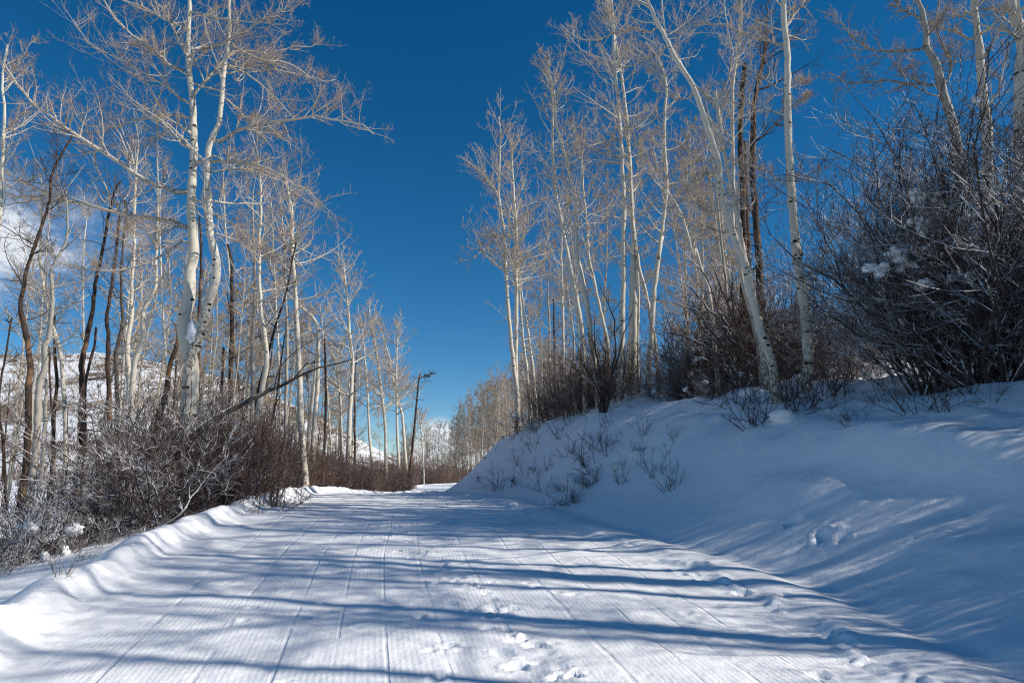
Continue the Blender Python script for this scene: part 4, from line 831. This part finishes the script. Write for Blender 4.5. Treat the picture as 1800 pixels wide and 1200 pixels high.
def say(desc, x, y):
    px = 900 + 1200 * x / y
    for q, Yl, nm in sorted(LANDMARKS, key=lambda l: abs(l[0] - px)):
        dp = px - q; side = '' if abs(dp) < 9 else (' and a little right' if dp < 0 else ' and a little left') if False else ('' if abs(dp) < 9 else (' to its left' if dp < 0 else ' to its right'))
        dy = y - Yl; dep = 'close in front of' if -1.6 < dy <= 0 else 'well in front of' if dy <= -1.6 else 'close behind' if dy < 1.8 else 'some way behind' if dy < 6 else 'far behind'
        t = f'{desc} {dep} {nm}{side}'
        if t not in used_labels: used_labels.add(t); return t
    return desc
protos = [proto_aspen(900 + k, n1=34) for k in range(4)] + [proto_aspen(950 + k, h=9.8, n1=18, L1=2.0, r0=.10, rmin=.0055, n2=7, n3=4, crown=.42) for k in range(2)]
first = [True] * 6
rng = np.random.default_rng(77)
def put_far(x, y, s, k, lab, grp, rz=None):
    loc = (x, y, Gs(x, y) - .1); rz = rng.uniform(0, 6.28) if rz is None else rz
    if first[k]:
        o = protos[k]; first[k] = False; o.location = loc; o.rotation_euler = (0, 0, rz); o.scale = (s, s, s); o['label'] = lab; o['group'] = grp
        return o
    return copy_tree(protos[k], loc, rz, s, lab, grp)
# grove behind the end of the bank, brownish mass of crowns
for i in range(96):
    Y0 = rng.uniform(30, 62); px = 792 + 200 * rng.uniform(0, 1) ** .8
    if px < 930 or rng.random() < .4: Y0 = rng.uniform(70, 105)
    x = (px - 900) / 1200 * Y0
    if Y0 < 69 and x < xr(Y0) + bw(Y0) * .8: x = xr(Y0) + bw(Y0) * .8 + rng.uniform(0, 1.5)
    while xl(Y0) - 1 < x < xr(Y0) + 1: Y0 += 2; x = (px - 900) / 1200 * Y0
    top = np.interp(px, [790, 830, 870, 900, 940, 1000], [735, 680, 650, 630, 600, 560]); ztop = CAMZ + (840 - top) / 1200 * Y0
    s = (ztop - Gs(x, Y0)) / 9.3 * rng.uniform(.82, 1.02)
    put_far(x, Y0, s, i % 4, 'small bare aspen in the dense brownish grove past the end of the bank', 'aspens of the grove past the bank')
# grove closing the road in the distance
for i in range(44):
    Y0 = rng.uniform(75, 120); px = rng.uniform(690, 850); x = (px - 900) / 1200 * Y0
    if xl(Y0) - .5 < x < xr(Y0) + .5: Y0 = 100 + rng.uniform(0, 25); x = (px - 900) / 1200 * Y0
    if xl(Y0) - .3 < x < xr(Y0) + .3: continue
    ztop = CAMZ + (840 - rng.uniform(735, 775)) / 1200 * Y0
    put_far(x, Y0, (ztop - Gs(x, Y0)) / 9.3, i % 4, 'tiny bare aspen of the far grove where the road bends out of sight', 'aspens of the far grove at the road bend')
# background aspens among the left grove
for i in range(16):
    Y0 = rng.uniform(30, 55); px = rng.uniform(-40, 690) if i % 3 == 0 else rng.uniform(330, 690); x = (px - 900) / 1200 * Y0
    if x > xl(Y0) - 1.2: x = xl(Y0) - 1.2 - rng.uniform(0, 3)
    top = np.interp(px, [0, 300, 500, 600, 690], [430, 400, 480, 560, 640]) + rng.uniform(-20, 90)
    ztop = CAMZ + (840 - top) / 1200 * Y0
    put_far(x, Y0, (ztop - Gs(x, Y0)) / 9.3, i % 4, say('bare background aspen', x, Y0), 'background aspens of the left grove')
# slim trunks filling the left grove
dead_protos = []
for k in range(2):
    rq = np.random.default_rng(970 + k); dr = empty('dead_tree', (0, 0, 0)); tag(dr, 'slim dark dead stem', 'dead tree')
    q = grow(np.array([[0, 0, -.25]]), np.array([[rq.normal(0, .08), rq.normal(0, .08), 1]]), np.array([6.5]), 14, rq, .06, .04, .04)[0]; rr = np.linspace(.055, .014, 14)
    t_ = Tubes(); t_.add(q, rr, 7); t_.build('trunk', M_DEAD, dr)
    t_ = Tubes(); ramify(t_, q[None], rr[None], rq, None, 16, 3, 0, .12, .5, .004, .03); t_.build('crown', M_DEAD, dr); dead_protos.append(dr)
for i in range(36):
    Y0 = rng.uniform(15, 32); px = rng.uniform(-20, 610) if i % 4 == 0 else rng.uniform(300, 610); x = (px - 900) / 1200 * Y0
    if x > xl(Y0) - .9: x = xl(Y0) - .9 - rng.uniform(0, 3)
    g0 = Gs(x, Y0) - .1
    if i % 3 == 0:
        s_ = rng.uniform(.7, 1.25); loc = (x, Y0, g0); lab = say('slim dark dead stem', x, Y0)
        if i < 6: o = dead_protos[i // 3]; o.location = loc; o.scale = (s_, s_, s_); o['label'] = lab; o['group'] = 'slim dead stems in the left grove'
        else: copy_tree(dead_protos[i % 2], loc, rng.uniform(0, 6.28), s_, lab, 'slim dead stems in the left grove')
    else:
        top = np.interp(px, [0, 300, 500, 610], [400, 380, 470, 600]) + rng.uniform(0, 120); ztop = CAMZ + (840 - top) / 1200 * Y0
        put_far(x, Y0, (ztop - g0) / 9.3 * 1.0, i % 4, say('slim pale aspen', x, Y0), 'slim aspens filling the left grove')
# background aspens behind the right bank
for i in range(16):
    Y0 = rng.uniform(22, 36); px = rng.uniform(930, 1330); x = (px - 900) / 1200 * Y0
    top = np.interp(px, [930, 1000, 1100, 1200, 1330], [330, 260, 170, 150, 200]) + rng.uniform(-10, 160)
    ztop = CAMZ + (840 - top) / 1200 * Y0
    put_far(x, Y0, (ztop - Gs(x, Y0)) / 9.3, i % 4, say('bare background aspen', x, Y0), 'background aspens of the right bank')
# aspens on the bank beside and behind the camera: their trunks stripe the road with shade
for i, (x, y) in enumerate([(8.2, 3.5), (9.3, 2.8), (8.9, 4.9), (11.5, 3.4), (13.5, 6.4), (9.0, .8), (12.5, -.6), (9.4, 5.7), (14.2, 7.0), (10.8, 4.4), (13.2, 4.2), (18, 6.4), (15, 8.3), (11, 8.7), (12.6, 8.1), (10.6, 6.6), (16.5, 6.4), (13.5, 9.2), (17, 8.0), (19, 9.5), (15, 2.6), (17, 3.8)]):
    put_far(x, y, [1.1, 1.0, 1.2, .9][i % 4], 4 + i % 2, 'aspen standing on the bank beside the camera', 'aspens on the bank beside the camera')

# ------------------------------------------------------------------ shrubs
def proto_shrub(name, seed, stems=26, h=2.4, spread=.75, n2=9, n3=7, mat=M_SHRUB, r0=.016, rmin=.0035, wig=.16, up=.06, foot=.35, f2=.45, f3=.45, snow=0, n4=0, lab='bare shrub'):
    rng = np.random.default_rng(seed); root = empty(name, (0, 0, 0)); tag(root, lab, 'shrub')
    az = rng.uniform(0, 2 * np.pi, stems); rad = foot * np.sqrt(rng.uniform(0, 1, stems))
    st = np.stack([rad * np.cos(az), rad * np.sin(az), np.full(stems, -.15)], 1)
    ti = spread * np.sqrt(rng.uniform(0, 1, stems)) * 1.1; az2 = az + rng.normal(0, .5, stems)
    d = np.stack([np.sin(ti) * np.cos(az2), np.sin(ti) * np.sin(az2), np.cos(ti)], 1)
    ln = h * rng.uniform(.55, 1.1, stems)
    pts = grow(st, d, ln, 8, rng, wig, up, .06); rad_ = lin(stems, 8, r0 * rng.uniform(.6, 1.2, stems), rmin * 1.1)
    t_ = Tubes(); t_.add(pts, rad_, 5, .15); a = t_.build('stems', mat, root)
    tk = Tubes(); ramify(tk, pts, rad_, rng, None, n2, n3, n4, f2, f3, rmin, up + .03, (.3, .8, 1.0), 3); b = tk.build('twigs', mat, root)
    if snow:
        tips = pts[rng.integers(0, stems, snow), rng.integers(3, 7, snow)]
        for k, p in enumerate(tips): [lump('snow_clump', p + rng.normal(0, .05, 3) * q_, rng.uniform(.035, .085), M_CLUMP, root, seed * 7 + k * 3 + q_, .6, (1.2, 1.0, .85)) for q_ in range(2)]
    return root
def twig_clump(seed):
    rng = np.random.default_rng(seed); st = int(rng.integers(6, 11)); az = rng.uniform(0, 6.28, st); rad = .16 * np.sqrt(rng.uniform(0, 1, st))
    p0 = np.stack([rad * np.cos(az), rad * np.sin(az), np.full(st, -.1)], 1); ti = rng.uniform(.1, 1.15, st)
    d = np.stack([np.sin(ti) * np.cos(az), np.sin(ti) * np.sin(az), np.cos(ti)], 1)
    pts = grow(p0, d, .8 * rng.uniform(.4, 1.15, st), 8, rng, .22, .03, .08); r = lin(st, 8, .0065 * rng.uniform(.7, 1.2, st), .0026)
    t_ = Tubes(); t_.add(pts, r, 4, .3); ramify(t_, pts, r, rng, None, 4, 3, 0, .35, .4, .0022, .08, (.4, .8, 1.0), 3)
    o = t_.build('shrub', M_SHRUB3); tag(o, 'bare twigs', 'twigs'); return o
SH = dict(
 fan=[proto_shrub('shrub', 40 + k, stems=30, h=2.35, spread=(.62, .8, .95)[k], snow=0, wig=.30, n2=10, rmin=.0038) for k in range(3)],
 wand=[proto_shrub('wand_shrub', 50 + k, stems=40, h=1.9, spread=.35, foot=.6, n2=6, n3=4, mat=M_SHRUB2, wig=.08, up=.08, r0=.010, f2=.35) for k in range(3)],
 low=[proto_shrub('low_shrub', 60 + k, mat=M_LOW, stems=22, h=1.0, spread=1.25, n2=8, n3=6, r0=.010, snow=2, wig=.30, rmin=.003) for k in range(2)],
 bank=[twig_clump(70 + k) for k in range(5)],
)
used = {}
def put(kind, x, y, s, lab, grp, rz=None, dz=0.0, tilt=0.0):
    arr = SH[kind]; k = used.get(kind, 0); used[kind] = k + 1; src = arr[k % len(arr)]
    loc = (x, y, Gs(x, y) + dz); rz = rng.uniform(0, 6.28) if rz is None else rz
    if k < len(arr):
        src.location = loc; src.rotation_euler = (tilt, 0, rz); src.scale = (s, s, s); src['label'] = lab; src['group'] = grp; return src
    return copy_tree(src, loc, rz, s, lab, grp, tilt)
def onpix(px, Y0): return (px - 900) / 1200 * Y0
rng = np.random.default_rng(99)
# left thicket under the forked aspen
for px, Y0, s in ((215, 10.8, .65), (255, 11.4, .85), (305, 11.6, 1.05), (345, 12.0, 1.1), (390, 12.6, 1.1), (430, 13.4, 1.0), (275, 12.8, .9), (150, 11.5, .5), (330, 13.6, 1.15), (385, 14.4, 1.15), (90, 12.6, .45), (40, 14, .45)):
    x = min(onpix(px, Y0), xl(Y0) - 1.5)
    put('fan', x, Y0, s, say('wide snowy shrub', x, Y0), 'snowy fan shaped shrubs of the left thicket')
for px, Y0, s in ((10, 8.4, 1.0), (-30, 8.8, 1.1), (60, 9.0, .95), (30, 10.0, 1.25), (100, 9.9, 1.3), (70, 10.8, 1.35), (140, 9.9, 1.15), (45, 11.6, 1.5), (110, 11.8, 1.5), (160, 11.4, 1.3), (190, 11.2, 1.2), (-20, 10.6, 1.1), (170, 10.4, 1.1), (5, 11.8, 1.1), (215, 10.2, .9), (250, 10.6, .8), (120, 11.2, 1.2), (290, 11.1, .8), (335, 11.5, .8)):
    x = min(onpix(px, Y0), xl(Y0) - 1.7)
    put('low', x, Y0, s, say('low snowy tangle', x, Y0), 'low snowy tangles at the foot of the left slope')
for k in range(62):
    Y0 = 13.2 + 30 * (k / 62.0) ** .95; x = xl(Y0) - (.75 if Y0 < 28 else .45) - rng.uniform(0, 1.0)
    put('wand', x, Y0, rng.uniform(.75, 1.15) * (1.0 if Y0 < 22 else .95), say('roadside wand shrub', x, Y0), 'upright wand shrubs along the left road edge')
for k in range(30):
    Y0 = rng.uniform(12.5, 30); x = xl(Y0) - 1.8 - rng.uniform(.3, 7)
    if 900 + 1200 * x / Y0 < 310: x = onpix(rng.uniform(320, 460), Y0)
    put('wand', x, Y0, rng.uniform(.8, 1.3), say('wand shrub in the grove', x, Y0), 'wand shrubs deeper in the left grove')
# brush closing the far end of the road
for k in range(34):
    Y0 = rng.uniform(60, 100); px = rng.uniform(700, 820); x = onpix(px, Y0)
    if xl(Y0) - .5 < x < xr(Y0) + .5: x = xl(Y0) - rng.uniform(.8, 3)
    put('wand', x, Y0, rng.uniform(1.0, 1.7), 'brown wand shrub beside the far stretch of road', 'wand shrubs beside the far stretch of road')
for k in range(40):
    Y0 = rng.uniform(68, 95); px = rng.uniform(780, 940); x = onpix(px, Y0)
    while xl(Y0) - 1 < x < xr(Y0) + 1: Y0 += 2; x = onpix(px, Y0)
    put('wand', x, Y0, rng.uniform(1.0, 1.5), 'brown wand shrub at the foot of the grove past the bank', 'wand shrubs at the foot of the grove past the bank')
# brush on top of the right bank
for px, Y0, s, kd in ((905, 21.5, .8, 'low'), (930, 20.5, .9, 'low'), (950, 19, .8, 'low'), (975, 19, .65, 'fan'), (1000, 18.5, .65, 'fan'), (1030, 17.5, .75, 'fan'), (1055, 17, .8, 'fan'), (1040, 19.5, .8, 'fan'), (1080, 18.2, .6, 'low'), (1120, 18.2, .6, 'fan'), (1150, 17.5, .9, 'low'), (1190, 16, .55, 'fan'), (1170, 15.6, .8, 'low'), (1110, 16.6, .7, 'low'),
                     (1235, 15.2, .9, 'fan'), (1268, 15, 1.15, 'fan'), (1300, 14.8, 1.15, 'fan'), (1335, 14.8, 1.15, 'fan'), (1380, 14.6, 1.0, 'fan'), (1300, 16.4, 1.2, 'fan'), (1440, 16, .9, 'fan'), (1215, 17.6, .8, 'fan'),
                     (1480, 15, .8, 'low'), (1520, 13.6, .7, 'low'), (1500, 17, .9, 'low'), (1560, 16.5, 1.0, 'low'), (1540, 20, .9, 'fan'), (1600, 18, 1.0, 'fan'), (1245, 13.4, .7, 'low'), (1290, 13, .7, 'low'), (1460, 13.8, .6, 'low'))[:]:
    put(kd, onpix(px, Y0), Y0, s, say('dark snow dusted shrub' if kd == 'fan' else 'low snowy bank tangle', onpix(px, Y0), Y0), 'shrubs among the trunks on the right bank' if kd == 'fan' else 'low snowy tangles on the right bank')
for px, Y0, s in ((1240, 14.6, 1.0), (1275, 14.8, 1.2), (1320, 14.6, 1.25), (1350, 15, 1.25), (1390, 15.2, 1.1), (1450, 15.4, 1.0), (1010, 17.6, .9), (1060, 16.8, 1.0), (985, 19, .9), (1100, 17, .9), (1460, 15, 1.1), (960, 20, .9)):
    put('wand', onpix(px, Y0), Y0, s, say('reddish wand shrub', onpix(px, Y0), Y0), 'wand shrubs on the right bank')
# big snowy bush, upper right, made for itself
def big_bush(x, y, h, seed, lab, stems=62):
    o = proto_shrub('large_shrub', seed, stems=stems, h=h, spread=.42, n2=14, n3=8, n4=1, r0=.028, rmin=.0038, wig=.30, up=.04, foot=.9, f2=.42, f3=.42, snow=3, lab=lab, mat=M_BIG)
    o.location = (x, y, Gs(x, y)); return o
big_bush(onpix(1700, 10.3), 10.3, 4.7, 201, 'huge dark bush loaded with snow, filling the corner of the bank')
big_bush(onpix(1790, 9.6), 9.6, 4.5, 202, 'second huge snowy bush, rooted nearest to the camera')
o_ = bpy.data.objects['large_shrub']; copy_tree(o_, (onpix(1700, 12.6), 12.6, Gs(onpix(1700, 12.6), 12.6)), 2.1, .92, 'snowy bush peeking out left of the huge corner bush')
# stems that can be followed in the photograph: extra shrubs built on traced stems
def traced_shrub(stems, Y0, lab, seed, mat=M_SHRUB, w0=5, n2=11, n3=6, dz=1.0, grp=None):
    rng = np.random.default_rng(seed); b = trace(stems[0][:1], Y0)[0]; base = np.array([b[0], Y0, Gs(b[0], Y0)])
    root = empty('shrub', tuple(base)); tag(root, lab, 'shrub', grp)
    for st in stems:
        t_ = Tubes(); tk = Tubes()
        w = trace(st, Y0, dz=rng.uniform(-dz, dz)); w = np.concatenate([[base + [rng.uniform(-.15, .15), rng.uniform(-.1, .1), -.15]], w])
        q, rr = resample(w, np.linspace(wpx(w0, Y0), .0045, len(w)), 14, rng, .012); t_.add(q, rr, 6, .1); ramify(tk, q[None], rr[None], rng, None, n2, n3, 0, .22, .45, .0036, .06, (.3, .8, 1.0), 4)
        sm = t_.build('stem', mat, root, base); tag(tk.build('twigs', mat, sm, base), kind='stuff')
ZB = lambda l: [(850 + x / 3, 400 + y / 3) for x, y in l]
Z7 = lambda l: [(1200 + x / 2, 100 + y / 2) for x, y in l]
traced_shrub([ZB(l) for l in ([(1330, 750), (1200, 640), (1080, 580), (950, 550), (870, 520)], [(1310, 700), (1230, 600), (1170, 540), (1110, 430), (1050, 380), (920, 330)], [(1280, 640), (1180, 520), (1130, 440), (1020, 400), (900, 380)],
  [(1330, 650), (1250, 500), (1150, 380), (1060, 290), (960, 240)], [(1340, 600), (1230, 420), (1200, 300), (1110, 180), (1010, 90)], [(1350, 560), (1290, 420), (1240, 280), (1180, 160)], [(1300, 740), (1150, 690), (1020, 640), (920, 560)], [(1360, 700), (1330, 500), (1300, 330), (1320, 180)])],
  13.2, 'large shrub with long snowy branches arching left behind the leaning aspen', 611)
traced_shrub([ZB(l) for l in ([(640, 880), (700, 720), (740, 560), (790, 420)], [(620, 860), (560, 600), (540, 450)], [(630, 860), (640, 650), (600, 560)], [(660, 870), (700, 640), (690, 480), (650, 380), (600, 280)], [(600, 850), (520, 700), (470, 560)], [(650, 880), (600, 720), (580, 520), (590, 440)])],
  15.6, 'dark upright shrub clump left of the shaded straight aspen', 612, mat=M_SHRUB3, w0=5)
traced_shrub([Z7(l) for l in ([(920, 1080), (870, 950), (760, 800), (640, 680), (570, 600), (520, 510)], [(900, 1060), (880, 900), (800, 650), (700, 480), (620, 370), (500, 320)], [(930, 1080), (900, 800), (800, 600), (760, 450), (765, 300), (810, 170)], [(940, 1080), (840, 980), (740, 880), (640, 800), (560, 760)],
  [(960, 1080), (980, 800), (960, 560), (900, 380), (840, 230)], [(1000, 1080), (1040, 800), (1060, 560), (1040, 400), (1010, 260)])], 10.0, 'snowy shrub with long stems reaching left out of the corner bush', 613, mat=M_BIG, w0=7, n2=18, n3=8)
traced_shrub([[(px, 905), (a, 860), (b, c)] for px, a, b, c in ((260, 245, 212, 767), (265, 262, 250, 775), (285, 275, 240, 800), (300, 330, 380, 740), (320, 345, 400, 800))], 10.9, 'shrub with thick snow topped branches at the front of the left thicket', 614, mat=M_LOW, w0=5)
for i, (px, py, n) in enumerate(((1590, 462, 4), (1612, 395, 3), (1620, 405, 3), (1545, 472, 4), (1692, 488, 3), (1625, 503, 2), (1610, 345, 3), (1700, 385, 4), (1640, 440, 2), (1725, 380, 3), (1570, 440, 2))):
    bb = bpy.data.objects['large_shrub']; rq = np.random.default_rng(640 + i)
    for k in range(n * 3):
        p = P(px + rq.normal(0, 9), py + rq.normal(0, 5), 9.3 + rq.uniform(-.15, .15))[0] - np.array(bb.location)
        lump('snow_clump', p, rq.uniform(.03, .08), M_CLUMP, bb, 700 + i * 17 + k, .6, (1.3, 1, .75))
# shrubs on the bank beside the camera (they shade bank and road)
for x, y, s in [(8.3 + .35 * ((k * 7) % 5), -3.0 + .58 * k, .72 + .1 * ((k * 3) % 4)) for k in range(20)] + [(10.2 + .3 * ((k * 5) % 4), -3.2 + 1.1 * k, 1.0 + .1 * (k % 3)) for k in range(11)] + [(7.5 + .12 * (k % 4), -2.2 + .5 * k, .8 + .08 * (k % 3)) for k in range(16)] + [(9.2, 7.7, 1.15), (10.4, 8.3, 1.3), (8.6, 8.3, 1.0), (12, 8.0, 1.3), (9.6, 9.2, 1.2)]:
    if 5.9 < y < 7.3: continue
    put('fan', x, y, s, 'dark shrub on the bank beside the camera', 'shrubs on the bank beside the camera')

# twigs poking out of the snow of the bank
for px, py, s, lab in ((1325, 745, .9, 'bare twigs fanning left from the snow below the leaning aspen'), (1365, 735, .9, 'upright dark twigs below the foot of the leaning aspen'), (1400, 720, .8, 'tuft of twigs below the straight ringed aspen'),
                       (1420, 715, .7, 'second tuft of twigs touching the straight ringed aspen'), (1460, 695, .8, 'upright twigs on the lip right of the ringed aspen'), (1478, 695, .7, 'short twigs at the edge of the corner bush'),
                       (1610, 722, .7, 'single bent twig on the snow below the corner bush'), (1500, 745, .5, 'wispy dry twigs lying on the upper bank'), (1665, 720, .5, 'wispy twigs below the huge bush'), (1745, 700, .5, 'thin twigs below the second huge bush'),
                       (1030, 815, .9, 'bushy reddish twigs with snow halfway up the far bank'), (1045, 825, .8, 'snow flecked twigs right beside the reddish ones'), (893, 858, .8, 'small upright twigs near the far foot of the bank'), (875, 862, .6, 'spindly twigs at the far foot of the bank'),
                       (1000, 880, .7, 'dark twigs by the dirt patch at the foot of the bank'), (1035, 855, .5, 'matted twigs above the bare dirt patch'), (985, 765, .8, 'branchy twig on the lip of the bank, left part'), (940, 790, .6, 'thin twigs on the steep end of the bank'),
                       (905, 770, .8, 'twiggy sprout at the top of the bank end'), (860, 800, .7, 'dark twigs where the bank drops to the road'), (1180, 860, .5, 'sparse crossing stalks on the lower bank'), (1150, 835, .6, 'long thin stalks slanting over the mid bank'),
                       (1120, 800, .4, 'snow capped twig stub on the mid bank'), (960, 830, .4, 'faint stalks on the bank end'), (1075, 745, .5, 'small twig on the upper bank below the straight aspen'), (1185, 770, .3, 'tiny lone stalk on the smooth upper bank'), (955, 860, .5, 'low twigs left of the dark ones at the bank foot'), (930, 835, .6, 'forked twigs on the lower bank end'), (1065, 790, .6, 'upright twigs above the bushy reddish ones'), (1000, 800, .5, 'leaning stalks left of the bushy reddish ones'), (1090, 850, .5, 'spreading stalks right of the dirt patch'), (915, 815, .5, 'small sprout in the middle of the bank end'), (845, 845, .4, 'tiny sprout where the bank meets the far road'), (1130, 765, .4, 'faint sprout high on the mid bank'), (1345, 712, 1.1, 'taller dark twigs left of the leaning aspen foot'), (1385, 700, 1.0, 'dark twigs between the leaning and the ringed aspen'), (1300, 715, .9, 'outermost twigs left of the leaning aspen'), (1440, 690, .9, 'twigs on the lip beyond the ringed aspen'), (1265, 700, .7, 'twigs at the edge of the brush left of the leaning aspen'), (1560, 705, .6, 'faint twigs at the left foot of the corner bush'), (1700, 690, .7, 'twigs between the two huge bushes')):
    x, y = hit(px, py); put('bank', x, y, s * 1.35, lab, 'twigs poking through the bank snow')
for px, py, s, lab in ((108, 1010, .45, 'dark bare twig sticking out of the left apron'), (145, 985, .3, 'short twig on the left apron, behind a longer one'), (185, 945, .7, 'thin stalk at the lip of the left apron'), (165, 950, .7, 'slanting pale stalk at the lip of the left apron'), (330, 900, .7, 'stalks at the thicket foot under the forked aspen')):
    x, y = hit(px, py); put('bank', x, y, s, lab, 'twigs poking through the left apron')

for px, py, k, lab in ((1040, 852, .34, 'dark matted twigs under the snow cushion on the bank'), (1005, 884, .36, 'dark matted twigs at the foot of the bank'), (990, 860, .3, 'dark matted twigs left of the snow cushion')):
    x, y = hit(px, py); put('low', x, y, k, lab, 'matted twigs on the bank')
# snow humps and dirt patches on the bank
for i, (px, py, r, lab) in enumerate(((1118, 800, .16, 'snow capped hump on the mid bank'), (1090, 822, .14, 'rounded snow lump right of the reddish twigs'), (1012, 852, .24, 'thick snow cushion overhanging the dirt patch'), (1220, 690, .26, 'snow covered root mound on the bank lip'), (1190, 690, .2, 'second snow mound on the bank lip, left'),
                                     (1380, 735, .2, 'snow cushion beside a dark stick on the bank'), (1405, 668, .16, 'snow piled at the foot of the ringed aspen'), (1375, 655, .14, 'snow piled behind the leaning aspen foot'), (165, 945, .20, 'bright snow lump at the foot of the left thicket'), (110, 945, .14, 'grey snow lump among the left tangle'), (490, 872, .12, 'snow lump at the road edge by the wands'), (440, 886, .08, 'small snow lump by the road edge'))):
    x, y = hit(px, py); o = lump('snow_mound', (0, 0, 0), r * .85, M_CLUMP, None, 500 + i, .6, (1.25, .9, .75)); o.location = (x, y, Gs(x, y) - r * .05)
    tag(o, lab, 'snow mound')
